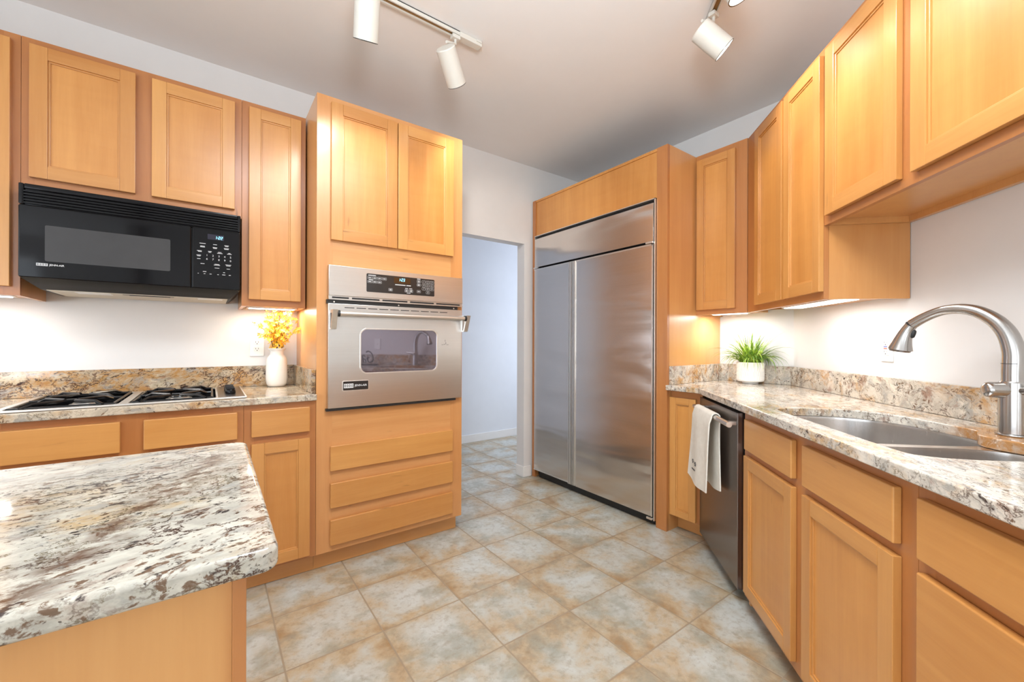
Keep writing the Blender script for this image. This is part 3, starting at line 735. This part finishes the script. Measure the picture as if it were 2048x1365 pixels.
outlet('wall_outlet', 'white duplex outlet on the wall beside the yellow flowers', .223, 1.150, LW, 'left', 'duplex')
outlet('wall_outlet', 'white outlet with test buttons on the wall behind the faucet head', -2.030, 1.158, SW, 'sink', 'gfci')
outlet('cable_plate', 'white cable jack plate, seen only as a reflection in the oven window', -.880, 1.150, SW, 'sink', 'jack')

# ------------------------------------------------------------------ vase and yellow branches
vx, vy = .3150, 2.7620
t = thing('vase', 'tall white ceramic vase on the granite beside the oven cabinet', 'vase', (vx, vy, CT))
part('vessel', MB().lathe([(.036, .0005), (.044, .003), (.053, .018), (.0565, .05), (.0555, .11), (.0530, .150), (.0500, .165), (.042, .178), (.0355, .186), (.0345, .205), (.042, .214), (.0470, .2185), (.0465, .2225), (.041, .2215), (.032, .208), (.031, .18), (.02, .17)], (vx, vy, CT), 48), M['ceramic'], t, smooth=60)
rng = random.Random(11)
BR = [(-.10, -.02, .16), (-.065, -.03, .24), (-.045, .01, .20), (-.02, -.04, .265), (.0, .0, .19), (.02, .01, .255), (.045, -.05, .22), (.07, -.03, .245), (.105, -.07, .125), (-.085, -.06, .10), (.05, -.06, .14)]
def blossom(m, c, r, rg):
    ax = Vector((rg.uniform(-1, 1), rg.uniform(-1, .4), rg.uniform(-.4, 1))).normalized()
    a = ax.orthogonal().normalized(); b = ax.cross(a); ph = rg.uniform(0, 6.3)
    for i in range(4):
        an = ph + i * math.pi / 2
        d = a * math.cos(an) + b * math.sin(an); s_ = a * -math.sin(an) + b * math.cos(an)
        p0 = c; pts = [p0, c + d * r * .5 + s_ * r * .34 + ax * r * .25, c + d * r * 1.05 + ax * r * .42, c + d * r * .5 - s_ * r * .34 + ax * r * .25]
        m.face(pts)
for i, (dx, dy, dz) in enumerate(BR):
    base = Vector((vx + dx * .12, vy + dy * .12, CT + .172)); tip = Vector((vx + dx, vy + dy, CT + .205 + dz))
    mid = base.lerp(tip, .45) + Vector((-dx * .15, 0, .03))
    path = smooth_path([base, mid, tip], 5)
    t = thing('flower_branch', 'twig of yellow blossoms standing in the white vase', 'flower', tuple(base), 'left', 'yellow blossom twigs in the white vase')
    m = MB().tube(path, [.0022 - .0012 * j / (len(path) - 1) for j in range(len(path))], 6)
    bl = MB()
    for j in range(3):
        p = path[3 + j * 2]; q = p + Vector((rng.uniform(-.05, .05), rng.uniform(-.035, .02), rng.uniform(.010, .045)))
        m.tube([p, q], .001, 5)
        for k_ in range(3): blossom(bl, q + Vector((rng.uniform(-.014, .014), rng.uniform(-.014, .014), rng.uniform(-.014, .014))), rng.uniform(.010, .017), rng)
    for p in path[3:]:
        for k_ in range(3): blossom(bl, p + Vector((rng.uniform(-.017, .017), rng.uniform(-.017, .017), rng.uniform(-.012, .012))), rng.uniform(.010, .017), rng)
    part('stem', m, M['twig'], t); part('blossoms', bl, M['blossom'], t, smooth=0, fixn=False)

# ------------------------------------------------------------------ refrigerator and its surround (run 'back': x = -v, y = u)
FU = 2.2841
t = thing('refrigerator_surround', 'tall maple surround boxed around the steel refrigerator', 'cabinet', (-2.168, BW, 0), 'back')
part('side_panel', MB().box(-1.5220, -1.5037, 2.3165, BW - .002, .0, 2.4146), M['side_v'], t)
part('pilaster', MB().box(-1.5802, -1.5037, 2.2930, 2.3160, .0, 2.4146, .001), M['frame_v'], t)
part('pilaster', MB().box(-2.8322, -2.7930, 2.2930, 2.3160, .0, 2.4146, .001), M['frame_v'], t)
part('side_panel', MB().box(-2.8322, -2.8140, 2.3165, BW - .002, .0, 2.4146), M['side_v'], t)
part('top_panel', MB().box(-2.7925, -1.5807, 2.3020, 2.3160, 2.1000, 2.3960).box(-2.7925, -1.5807, 2.2960, 2.3160, 2.3965, 2.4146, .001), M['panel_v'], t)
t = thing('refrigerator', 'large stainless steel side-by-side refrigerator built into maple panels', 'refrigerator', (-2.168, BW, 0), 'back')
SF = M['steel_fridge']
X0, X1 = -2.7922, -1.5832
part('cabinet_box', MB().box(-2.785, -1.5900, 2.330, BW - .01, .02, 2.092), M['matblack'], t)
m = MB()
m.box(X0, X1, FU - .004, 2.33, 2.0920, 2.0987, .001); m.box(X1 - .0075, X1, FU - .004, 2.33, .0400, 2.0987, .001); m.box(X0, X0 + .0045, FU, 2.33, .0649, 2.0987, .001)
part('trim_frame', m, M['satin'], t)
part('shadow_gap', MB().box(X0 + .006, X1 - .010, 2.309, 2.329, 2.045, 2.0915), M['matblack'], t)
part('grille_panel', MB().plate([rect(X0 + .006, X1 - .012, 1.8247, 2.0700)], FU - .006, .03, .002), SF, t)
ld = part('door', MB().plate([rect(X0 + .006, -2.3600, .0730, 1.8080)], FU - .008, .034, .002), SF, t, 'narrow left freezer door')
rd = part('door', MB().plate([rect(-2.2830, X1 - .012, .0650, 1.8080)], FU - .008, .034, .002), SF, t, 'wide right refrigerator door')
for xa, xb, d in ((-2.3595, -2.3220, ld), (-2.3180, -2.2835, rd)):
    hm = MB().box(xa, xb, FU - .016, FU + .024, .0680, 1.8080, .003)
    hh = part('handle', hm, M['satin'], d)
    part('handle_groove', MB().box(xa + .010, xa + .0145, FU - .0168, FU - .010, .0690, 1.8070).box(xb - .010, xb - .007, FU - .0168, FU - .010, .069, 1.807), M['steel_dish'], hh)
for a, b in ((1.7985, 1.8085), (.073, .081)): part('edge_trim', MB().box(X0 + .0062, -2.3600, FU - .0105, FU - .0075, a, b), M['satin'], ld)
part('edge_trim', MB().box(X1 - .021, X1 - .0122, FU - .0105, FU - .0075, .065, 1.8085).box(-2.283, X1 - .0122, FU - .0105, FU - .0075, 1.7985, 1.8085), M['satin'], rd)
part('hinge', MB().box(X1 - .062, X1 - .010, FU - .020, FU + .004, 1.8105, 1.8225, .003), M['satin'], t)
part('hinge', MB().box(X0 + .004, X0 + .060, FU - .020, FU + .004, 1.8105, 1.8225, .003), M['satin'], t)
part('hinge', MB().box(X1 - .052, X1 - .010, FU - .016, FU + .004, .0440, .0590, .003), M['satin'], t)
part('toe_grille', MB().box(X0 + .03, X1 - .008, 2.318, 2.326, .004, .0640), M['matblack'], t)

# corner wall cabinet facing the same way as the refrigerator
EU = 2.6197
t = thing('wall_cabinet', 'narrow maple wall cabinet between the refrigerator side panel and the angled corner', 'cabinet', (-1.35, BW, 1.3611), 'back')
m = MB().box(-1.5030, -1.4860, EU + .019, BW - .002, 1.3611, 2.4168).box(-1.486, -1.19, EU + .019, BW - .002, 1.375, 1.392).box(-1.486, -1.19, EU + .019, BW - .002, 2.40, 2.4168).box(-1.486, -1.10, BW - .01, BW - .002, 1.392, 2.40)
part('carcass', m, M['side_v'], t)
face_frame(t, -1.5030, -1.1775, 1.3611, 2.4168, EU, [(-1.5030, -1.47), (-1.262, -1.1775)], [(1.3611, 1.41), (2.375, 2.4168)])
frame_door(t, -1.4905, -1.2425, 1.3915, 2.3790, EU - .02, .048)

# ------------------------------------------------------------------ sink run (frame 'sink': x = -s, y = -t)
FY = 1.0209; FDY = 1.0009; SWY = SW - .003
t = thing('wall_cabinet', 'tall two-door maple wall cabinet in the corner above the potted grass', 'cabinet', (-2.23, SWY, 1.3600), 'sink')
m = MB().box(-1.9215, -1.9045, FY + .019, SWY, 1.36, 2.41).box(-2.50, -1.9215, FY + .019, SWY, 1.374, 1.391).box(-2.50, -1.9215, FY + .019, SWY, 2.393, 2.41)
part('carcass', m, M['side_v'], t)
face_frame(t, -2.6810, -1.9045, 1.36, 2.41, FY, [(-2.6810, -2.53), (-2.25, -2.19), (-1.945, -1.9045)], [(1.36, 1.405), (2.365, 2.41)])
frame_door(t, -2.5428, -2.2291, 1.392, 2.3783, FDY); frame_door(t, -2.2073, -1.9037, 1.392, 2.3783, FDY)
t = thing('wall_cabinet', 'short two-door maple wall cabinet above the sink at the upper right', 'cabinet', (-1.45, SWY, 1.6665), 'sink')
m = MB().box(-1.9030, -1.8860, FY + .019, SWY, 1.6665, 2.41).box(-1.012, -.995, FY + .019, SWY, 1.6665, 2.41).box(-1.886, -1.012, FY + .019, SWY, 1.690, 1.707).box(-1.886, -1.012, FY + .019, SWY, 2.393, 2.41).box(-1.886, -1.012, SWY - .018, SWY, 1.6665, 1.690).box(-1.886, -1.012, SWY - .008, SWY, 1.707, 2.393)
part('carcass', m, M['side_v'], t)
face_frame(t, -1.9030, -.9950, 1.6665, 2.41, FY, [(-1.9030, -1.85), (-1.49, -1.42), (-1.05, -.9950)], [(1.6665, 1.735), (2.365, 2.41)])
frame_door(t, -1.8676, -1.4828, 1.6975, 2.3783, FDY, .058); frame_door(t, -1.4286, -1.0430, 1.6975, 2.3783, FDY, .058)

# base units
NU = 2.3378
t = thing('base_cabinet', 'narrow maple base cabinet between the refrigerator and the dishwasher', 'cabinet', (-1.40, NU, 0), 'back')
m = MB().box(-1.5030, -1.486, NU + .019, 2.9, .098, .8790).box(-1.486, -1.30, NU + .019, 2.42, .098, .115)
part('carcass', m, M['side_v'], t)
face_frame(t, -1.5030, -1.2980, .098, .8815, NU, [(-1.5030, -1.49), (-1.335, -1.2980)], [(.098, .12), (.83, .8815)])
frame_door(t, -1.5020, -1.3309, .1061, .8389, NU - .02, .042)
part('toe_kick', MB().box(-1.5030, -1.262, 2.4150, 2.427, .002, .0975), M['toe_h'], t)

DT = .7161
t = thing('dishwasher', 'dark stainless steel dishwasher with a white towel on its handle', 'dishwasher', (-2.27, DT, 0), 'sink')
part('body', MB().box(-2.540, -1.9900, DT + .03, 1.28, .09, .868), M['matblack'], t)
d = part('door', MB().plate([rect(-2.5560, -1.9871, .0700, .8606)], DT, .028, .003), M['steel_dish'], t)
h = part('handle', MB().tube([(-2.500, DT - .045, .8130), (-1.9480 - .01, DT - .045, .8130)], .0125, 20), M['satin'], d)
for x in (-2.47, -2.005): part('handle_bracket', MB().box(x - .010, x + .010, DT - .045, DT, .8040, .8220, .003), M['satin'], h)
part('toe_panel', MB().box(-2.5300, -1.9900, DT + .105, DT + .115, .004, .0890), M['matblack'], t)

# towel folded over the handle bar
t = thing('dish_towel', 'white cotton towel draped over the dishwasher handle', 'towel', (-2.28, DT - .045, .8130), 'sink')
m = MB(); hy, hz, rr = DT - .045, .8130, .0155
def sheet(m, x0, x1, prof, th, flare, nx=14, fold=.004, ph=0.0):
    # prof: list of (y,z) from front hem over the bar to the back hem
    N = len(prof); top = []; bot = []
    for j, (y, z) in enumerate(prof):
        P0 = Vector(prof[max(j - 1, 0)]); P1 = Vector(prof[min(j + 1, N - 1)]); tn = (P1 - P0).normalized(); nn = Vector((-tn.y, tn.x))
        dn = max(0, (hz - z) / .40)
        ra, rb = [], []
        for i in range(nx + 1):
            u = i / nx; x = (x0 + x1) / 2 + (u - .5) * (x1 - x0) * (1 + flare * dn)
            wv = fold * math.sin(u * 9 + ph + j * .12) * min(1, dn * 3)
            zz = z - (.018 * math.sin(u * 3.1 + ph) * dn if dn > .5 else 0)
            ra.append(m.bm.verts.new((x, y + wv + nn.x * th / 2, zz + nn.y * th / 2))); rb.append(m.bm.verts.new((x, y + wv - nn.x * th / 2, zz - nn.y * th / 2)))
        top.append(ra); bot.append(rb)
    for j in range(N - 1):
        for i in range(nx):
            m.bm.faces.new((top[j][i], top[j][i + 1], top[j + 1][i + 1], top[j + 1][i])); m.bm.faces.new((bot[j][i], bot[j + 1][i], bot[j + 1][i + 1], bot[j][i + 1]))
        m.bm.faces.new((top[j][0], top[j + 1][0], bot[j + 1][0], bot[j][0])); m.bm.faces.new((top[j][nx], bot[j][nx], bot[j + 1][nx], top[j + 1][nx]))
    for i in range(nx):
        m.bm.faces.new((top[0][i], bot[0][i], bot[0][i + 1], top[0][i + 1])); m.bm.faces.new((top[-1][i], top[-1][i + 1], bot[-1][i + 1], bot[-1][i]))
prof = [(hy - rr - .012 - .022 * (1 - k_ / 12), .448 + (hz - .448) * k_ / 12) for k_ in range(12)]
prof += [(hy - (rr + .004) * math.cos(R(a)), hz + (rr + .004) * math.sin(R(a))) for a in range(0, 181, 20)]
prof += [(hy + rr + .002, hz - (hz - .46) * k_ / 10) for k_ in range(1, 11)]
sheet(m, -2.425, -2.135, prof, .006, .10)
cl = part('cloth', m, M['cotton'], t, smooth=80)
m = MB()
def motif(cx, cz, s_):
    for a in range(0, 360, 60): m.plate([rrect(cx + s_ * math.cos(R(a)) - s_ * .4, cx + s_ * math.cos(R(a)) + s_ * .4, cz + s_ * math.sin(R(a)) - s_ * .4, cz + s_ * math.sin(R(a)) + s_ * .4, s_ * .3, 3)], yf, .002, 0)
yf = hy - rr - .012 - .019 - .0082
motif(-2.330, .545, .008); motif(-2.288, .539, .0085)
for q_ in range(6): m.plate([rect(-2.335 + q_ * .009, -2.329 + q_ * .009, .503, .510)], yf - .003, .002, 0)
part('embroidery', m, M['ink'], cl, 'small grey embroidered motifs')

SY, SDY = .7411, .7211
t = thing('sink_base_cabinet', 'maple base cabinet under the sink with two doors and two false drawers', 'cabinet', (-1.5, SY, 0), 'sink')
m = MB().box(-1.9700, -1.953, SY + .019, 1.30, .02, .8790).box(-1.047, -1.030, SY + .019, 1.30, .02, .8790).box(-1.953, -1.047, SY + .019, 1.30, .06, .077)
part('carcass', m, M['side_v'], t)
face_frame(t, -1.9700, -1.0300, .06, .8815, SY, [(-1.9700, -1.90), (-1.56, -1.44), (-1.10, -1.0300)], [(.06, .12), (.675, .73), (.84, .8815)])
slab_front(t, -1.9296, -1.5322, .7144, .8464, SDY, 'drawer_front'); slab_front(t, -1.4656, -1.0743, .7144, .8464, SDY, 'drawer_front')
frame_door(t, -1.9350, -1.5322, .0934, .6867, SDY, .050); frame_door(t, -1.4656, -1.0743, .0934, .6867, SDY, .050)
part('toe_kick', MB().box(-1.9700, -1.03, SY + .075, SY + .088, .002, .0595), M['toe_h'], t)
t = thing('drawer_base_cabinet', 'maple drawer cabinet at the lower right edge beside the sink cabinet', 'cabinet', (-.75, SY, 0), 'sink')
m = MB().box(-1.0290, -1.012, SY + .019, 1.30, .02, .8790).box(-.447, -.430, SY + .019, 1.30, .02, .8790).box(-1.012, -.447, SY + .019, 1.30, .06, .077)
part('carcass', m, M['side_v'], t)
face_frame(t, -1.0290, -.4300, .06, .8815, SY, [(-1.0290, -.985), (-.475, -.4300)], [(.06, .12), (.36, .43), (.675, .73), (.84, .8815)])
for a, b in ((.0934, .378), (.402, .6867), (.7144, .8464)): slab_front(t, -1.0098, -.4500, a, b, SDY)
part('toe_kick', MB().box(-1.0290, -.43, SY + .075, SY + .088, .002, .0595), M['toe_h'], t)

# sink countertop with cut-out (drawn in x = -s, y = -t)
GR = M['granite_right']
CF = .6961
q = math.sqrt(.5)
def uv(u, v): s_, t_ = (u + v) * q, (-u + v) * q; return (-s_, -t_)
wb = BW - .003
outer = [uv(2.2778, 1.5030), uv(2.2778, 2.2778 - CF / q), (-.42, CF), (-.42, SWY), uv(wb, wb - SWY / q), uv(wb, 1.5030)]
def sp(*pts): return [(-a, -b) for a, b in pts]
cut = sp((1.16, -.783), (1.45, -.7815), (1.735, -.783), (1.795, -.800), (1.827, -.856), (1.833, -.953), (1.815, -1.045), (1.775, -1.105), (1.665, -1.168), (1.53, -1.190), (1.455, -1.198), (1.424, -1.176), (1.385, -1.150), (1.335, -1.147), (1.295, -1.165), (1.25, -1.182), (1.17, -1.165), (1.115, -1.105), (1.090, -1.0), (1.086, -.88), (1.105, -.805))
cut = smooth_loop(cut, 5)
t = thing('countertop', 'cream granite countertop around the sink with low backsplash', 'countertop', (-1.6, CF, CB), 'sink')
GRS = granite('pale_granite_sink', srgb(228, 220, 207), srgb(196, 160, 112), .25, .95, 1.7, (1, 2.1, 1.3), (0, 0, R(10)), 21.2, None, .6, .22, (.27, .465, .17))
part('slab', MB().slab([outer, cut], CB, CT, .004), GRS, t)
u1 = uv(wb, wb - SWY / q)
part('backsplash', MB().box(-2.858, -.42, SWY - .019, SWY + .001, CT + .0006, 1.0300, .002), GR, t)
bs = [uv(wb - .0195, 1.4835), uv(wb - .0195, wb - .0195 - (SWY - .0195) / q), uv(wb, wb - (SWY - .0195) / q), uv(wb, 1.4835)]
part('backsplash', MB().slab([bs], CT + .0006, 1.0300, .0015), GR, t)
ss = [uv(2.315, 1.4836), uv(wb, 1.4836), uv(wb, 1.5030), uv(2.315, 1.5030)]
part('side_splash', MB().slab([ss], CT + .0006, 1.0300, .0015), GR, t)

# undermount sink
t = thing('sink', 'stainless steel undermount double-bowl sink set below the granite', 'sink', (-1.46, .98, .68), 'sink')
b1 = smooth_loop(sp((1.42, -.775), (1.60, -.772), (1.755, -.780), (1.825, -.83), (1.838, -.953), (1.815, -1.065), (1.745, -1.145), (1.62, -1.195), (1.49, -1.208), (1.405, -1.19), (1.375, -1.11), (1.368, -.95), (1.374, -.82)), 5)
b2 = smooth_loop(sp((1.15, -.775), (1.28, -.775), (1.325, -.81), (1.336, -.95), (1.338, -1.07), (1.31, -1.15), (1.22, -1.185), (1.13, -1.15), (1.082, -1.04), (1.078, -.87), (1.10, -.795)), 5)
part('rim', MB().slab([rrect(-1.90, -1.04, .755, 1.232, .06), b1, b2], .8785, .8810, 0), M['sink'], t)
def bowl(loop, depth):
    c = Vector((sum(p[0] for p in loop) / len(loop), sum(p[1] for p in loop) / len(loop)))
    rings = []
    for k_, dz in ((1.0, .0), (.992, .01), (.975, depth * .5), (.965, depth * .82), (.945, depth * .93), (.90, depth * .985), (.82, depth), (.15, depth + .006)):
        rings.append([(c.x + (p[0] - c.x) * k_, c.y + (p[1] - c.y) * k_, .8800 - dz) for p in loop])
    return MB().loft(rings), c
m, c = bowl(b1, .20); b = part('bowl', m, M['sink'], t, 'large far bowl', smooth=60)
part('drain', MB().lathe([(.045, 0), (.043, .004), (.034, .003), (.03, -.002)], (c.x, c.y, .6745), 24), M['satin'], b)
m, c = bowl(b2, .16); b = part('bowl', m, M['sink'], t, 'small near bowl', smooth=60)
part('drain', MB().lathe([(.045, 0), (.043, .004), (.034, .003), (.03, -.002)], (c.x, c.y, .7145), 24), M['satin'], b)

# faucet
fx, fy = -1.3854, 1.2345
ph = R(33)
dx, dy = -math.cos(ph), -math.sin(ph)           # spout direction in the sink run's own x,y
t = thing('faucet', 'brushed nickel gooseneck kitchen faucet with pull-down spray head', 'faucet', (fx, fy, CT), 'sink')
def at(m_, z): return Vector((fx + dx * m_, fy + dy * m_, z))
part('base_ring', MB().lathe([(.0345, 0), (.036, .002), (.0355, .005), (.031, .007)], (fx, fy, CT + .0004), 36), M['nickel'], t)
part('body', MB().lathe([(.030, 0), (.030, .142), (.027, .148)], (fx, fy, CT + .007), 36), M['nickel'], t)
ph2 = R(81); hx, hy2 = -math.cos(ph2), -math.sin(ph2)
hub = [(-.030, .018), (-.027, .0225), (.052, .0225), (.060, .0205), (.065, .015), (.0665, .007)]
hb = part('valve_hub', MB().tube([(fx + hx * a, fy + hy2 * a, 1.0435) for a, r_ in hub], [r_ for a, r_ in hub], 28), M['nickel'], t)
part('lever', MB().tube([(fx + .018, fy, 1.0435), (fx + .060, fy, 1.050), (fx + .105, fy, 1.060)], [.013, .011, .008], 14), M['nickel'], hb)
pth = [at(m_, z) for m_, z in ((0, 1.06), (0, 1.10), (0, 1.152), (.010, 1.199), (.026, 1.231), (.045, 1.253), (.072, 1.273), (.102, 1.283), (.135, 1.284), (.165, 1.276), (.198, 1.259), (.225, 1.240))]
pth = smooth_path(pth, 4)
rad = [.0245 - .0098 * min(1, max(0, (i - 6) / 26)) for i in range(len(pth))]
for i in range(len(pth) - 8, len(pth)): rad[i] += .0018 * (i - len(pth) + 8) / 8
part('spout', MB().tube(pth, rad, 28), M['nickel'], t, smooth=60)
part('joint_ring', MB().tube([at(.2262, 1.2390), at(.2280, 1.2370)], .0168, 24), M['matblack'], t)
hp = smooth_path([at(m_, z) for m_, z in ((.228, 1.237), (.238, 1.220), (.246, 1.200), (.252, 1.178), (.2565, 1.156))], 3)
sh = part('spray_head', MB().tube(hp, [.0170 + .0165 * (i / (len(hp) - 1)) ** 1.7 for i in range(len(hp))], 28), M['nickel'], t, smooth=60)
part('spray_face', MB().tube([at(.2563, 1.1565), at(.2575, 1.1490)], [.0300, .0270], 24), M['steel_dish'], sh)
part('seam_ring', MB().tube([(fx, fy, 1.1190), (fx, fy, 1.1204)], .0247, 28), M['slot'], t)
bc = at(.2235, 1.2085); bd = (at(.2300, 1.1980) - at(.2240, 1.2190)).normalized(); part('button', MB().tube([bc + bd * a for a in (-.0145, -.0135, -.010, 0, .010, .0135, .0145)], [.002, .005, .0078, .0085, .0078, .005, .002], 14), M['matblack'], sh)

# word sign on the counter, right of the faucet
t = thing('word_sign', 'black script word sign on the sink counter, mirrored in the oven window', 'sign', (-.70, 1.19, CT), 'sink')
part('stand', MB().box(-.965, -.500, 1.175, 1.205, CT + .001, CT + .012, .002), M['matblack'], t)
part('lettering', MB().mesh(text_mesh('Gather', .205, .004, .3, -.003), Matrix.Translation((-.735, 1.19, CT + .084)) @ FRONT @ Matrix.Diagonal((.66, 1, 1, 1))), M['matblack'], t)

# ------------------------------------------------------------------ potted grass
px_, py_ = uv(2.832, 1.252)
t = thing('potted_grass', 'bushy green grass in a ribbed white pot in the counter corner', 'plant', (px_, py_, CT), 'sink')
def rib(r, z, a):
    if .02 < z < .130: return r * (1 + .018 * math.cos(a * 36 + (math.pi if int(z / .026) % 2 else 0)))
    return r
pr = [(.050, .012), (.070, .0135), (.0765, .018)] + [(.0785, .024 + .004 * i) for i in range(27)] + [(.079, .134), (.0780, .138), (.0740, .138), (.0735, .125), (.05, .123)]
p = part('pot', MB().lathe(pr, (px_, py_, CT), 180, fn=rib), M['ceramic'], t, smooth=25)
part('pot_foot', MB().lathe([(.045, 0), (.047, .002), (.047, .012), (.03, .0121)], (px_, py_, CT + .0004), 32), M['ceramic'], p)
rg = random.Random(5); m = MB()
for i in range(230):
    a = rg.uniform(0, 2 * math.pi); r0 = .055 * math.sqrt(rg.random()); L = rg.uniform(.13, .265); lean = rg.uniform(.25, 1.5); w0 = rg.uniform(.0028, .0050)
    d = Vector((math.cos(a), math.sin(a), 0)); sd = Vector((-d.y, d.x, 0)); p = Vector((px_, py_, CT + .122)) + d * r0
    ang = R(88) - lean * .35; prev = None; N = 7
    for j in range(N + 1):
        wj = w0 * (1 - (j / N) ** 1.6) + .0003
        l_, r_ = p - sd * wj, p + sd * wj; mid = p - Vector((0, 0, wj * .6))
        vs_ = [m.bm.verts.new(l_), m.bm.verts.new(mid), m.bm.verts.new(r_)]
        if prev:
            m.bm.faces.new((prev[0], prev[1], vs_[1], vs_[0])); m.bm.faces.new((prev[1], prev[2], vs_[2], vs_[1]))
        prev = vs_
        p = p + (d * math.cos(ang) + Vector((0, 0, 1)) * math.sin(ang)) * L / N
        ang -= lean * .30
        loc = FRAMES['sink'] @ p                                    # keep blades clear of the two walls
        if loc.x > BW - .01: p = FRAMES['sink'].inverted() @ Vector((BW - .01, loc.y, loc.z))
        if p.y > SWY - .01: p.y = SWY - .01
part('foliage', m, M['blade'], t, smooth=60, fixn=False)

# ------------------------------------------------------------------ under-cabinet lights
def undercab(label, x0, x1, y0, y1, z, frame, power, warm=(1, .93, .84)):
    t = thing('under_cabinet_light', label, 'light', ((x0 + x1) / 2, (y0 + y1) / 2, z), frame)
    part('housing', MB().box(x0, x1, y0, y1, z - .010, z, .002), M['whiteplastic'], t)
    part('diffuser', MB().box(x0 + .012, x1 - .012, y0 + .008, y1 - .008, z - .0125, z - .0098, .001), M['glow'], t)
    l = bpy.data.lights.new('under_cabinet_lamp', 'AREA'); l.shape = 'RECTANGLE'; l.size = x1 - x0 - .03; l.size_y = y1 - y0 - .02; l.energy = power; l.color = warm
    o = bpy.data.objects.new('under_cabinet_lamp', l); col.objects.link(o)
    o.matrix_world = FRAMES[frame] @ Matrix.Translation(((x0 + x1) / 2, (y0 + y1) / 2, z - .016))
    return t
undercab('slim lit light under the far left wall cabinet', -1.25, -.66, 2.60, 2.66, 1.3695, 'left', 2.9, (1, .97, .94))
undercab('short lit light under the narrow wall cabinet above the yellow flowers', .160, .405, 2.66, 2.72, 1.3695, 'left', 2.0, (1, .9, .74))
undercab('short lit light under the wall cabinet next to the refrigerator', -1.45, -1.22, 2.70, 2.76, 1.3740, 'back', 2.4, (1, .98, .97))
undercab('long lit light under the tall corner wall cabinet above the grass', -2.42, -1.94, 1.09, 1.19, 1.3730, 'sink', 1.6, (1, .98, .97))

# ------------------------------------------------------------------ track lighting
def rail(name, label, p0, p1, feed0=None):
    p0, p1 = Vector(p0), Vector(p1); L = (p1 - p0).length; d = (p1 - p0).normalized()
    t = thing(name, label, 'track rail', tuple(p0))
    rot = Matrix.Translation(p0) @ Matrix.Rotation(math.atan2(d.y, d.x), 4, 'Z')
    a = MB().box(0, L, -.0175, -.0110, -.020, 0).box(0, L, .0110, .0175, -.020, 0).box(0, L, -.0175, .0175, -.004, 0)
    b = MB().box(.001, L - .001, -.0108, .0108, -.0125, -.0045).box(.001, L - .001, -.0020, .0020, -.0150, -.0126)
    for mm in (a, b): bmesh.ops.transform(mm.bm, matrix=rot, verts=mm.bm.verts)
    part('channel', a, M['ivory'], t); part('conductor', b, M['bronze'], t, 'bronze slot inside the track')
    return t
z = H - .0006
t = rail('track_rail', 'white ceiling track with bronze slot above the cooktop side', (-1.3, 1.835, z), (1.0, 1.835, z))
m = MB().box(1.001, 1.130, 1.815, 1.855, z - .026, z, .003).box(1.095, 1.125, 1.810, 1.860, z - .012, z, .002)
part('feed_end', m, M['ivory'], t)
def spot(label, joint, back, front, rad, power, blend=.6, size=95, color=(1, .95, .88), glow=True):
    J, B, F = Vector(joint), Vector(back), Vector(front); d = (F - B).normalized()
    t = thing('track_spotlight', label, 'spotlight', tuple(J), 'left', None)
    hd = MB(); L = (F - B).length; n = 36
    prof = [(0.0, rad * .90), (.004, rad), (L, rad), (L, rad * .93), (L * .45, rad * .90)]
    rings = []; ref = Vector((0, 0, 1))
    for s_, r_ in prof:
        rg_, ref = hd.ring(B + d * s_, d, r_, n, ref); rings.append(rg_)
    for a, b in zip(rings, rings[1:]):
        for i in range(n): hd.bm.faces.new((a[i], a[(i + 1) % n], b[(i + 1) % n], b[i]))
    hd.bm.faces.new(rings[0][::-1]); hd.bm.faces.new(rings[-1])
    hs = part('lamp_housing', hd, M['ivory'], t)
    part('rim', MB().tube([F - d * .0008, F + d * .0016], rad * 1.004, n, cap=False).tube([F + d * .0016, F + d * .0014], [rad * 1.004, rad * .93], n, cap=False), M['keypad'], hs)
    part('bulb', MB().tube([F - d * (L * .52), F - d * .025, F - d * .016], [rad * .5, rad * .82, rad * .5], 24), M['bulb'], hs)
    part('adapter', MB().box(J.x - .022, J.x + .022, J.y - .016, J.y + .016, z - .040, z - .0206, .004), M['ivory'], t)
    side = d.cross(Vector((0, 0, 1))).normalized()
    A = B + d * (L * .10)
    part('arm', MB().tube([(J.x, J.y, z - .038), (J.x, J.y, z - .062), tuple(A + Vector((0, 0, rad * .97)))], [.007, .007, .006], 10), M['ivory'], t)
    l = bpy.data.lights.new('spot_beam', 'SPOT'); l.energy = power; l.spot_size = R(size); l.spot_blend = blend; l.color = color; l.shadow_soft_size = rad * .6
    o = bpy.data.objects.new('spot_beam', l); col.objects.link(o); o.location = F + d * .01; o.rotation_euler = d.to_track_quat('-Z', 'Y').to_euler()
    return t
spot('white cylinder spotlight cut off by the top edge, on the cooktop-side track', (.545, 1.835, z), (.510, 1.690, 2.600), (.530, 1.785, 2.455), .0500, 13)
spot('white cylinder spotlight hanging at the end of the cooktop-side track', (.985, 1.835, z), (.914, 1.805, 2.602), (1.020, 1.883, 2.500), .0480, 16)
S2 = lambda s_, t_=-.625: ((s_ - t_) * q, (s_ + t_) * q)
a, b = S2(.2), S2(2.10)
rail('track_rail', 'short visible ceiling track near the sink-side cabinets', (*a, z), (*b, z))
j = S2(2.035); spot('white cylinder spotlight aimed at the sink-side wall cabinets', (*j, z), (1.790, 1.014, 2.600), (1.874, .944, 2.502), .0500, 13)
j = S2(1.66); spot('white spotlight at the top right edge, only its glowing rim showing', (*j, z), (1.530, .775, 2.605), (1.575, .728, 2.460), .0500, 13)
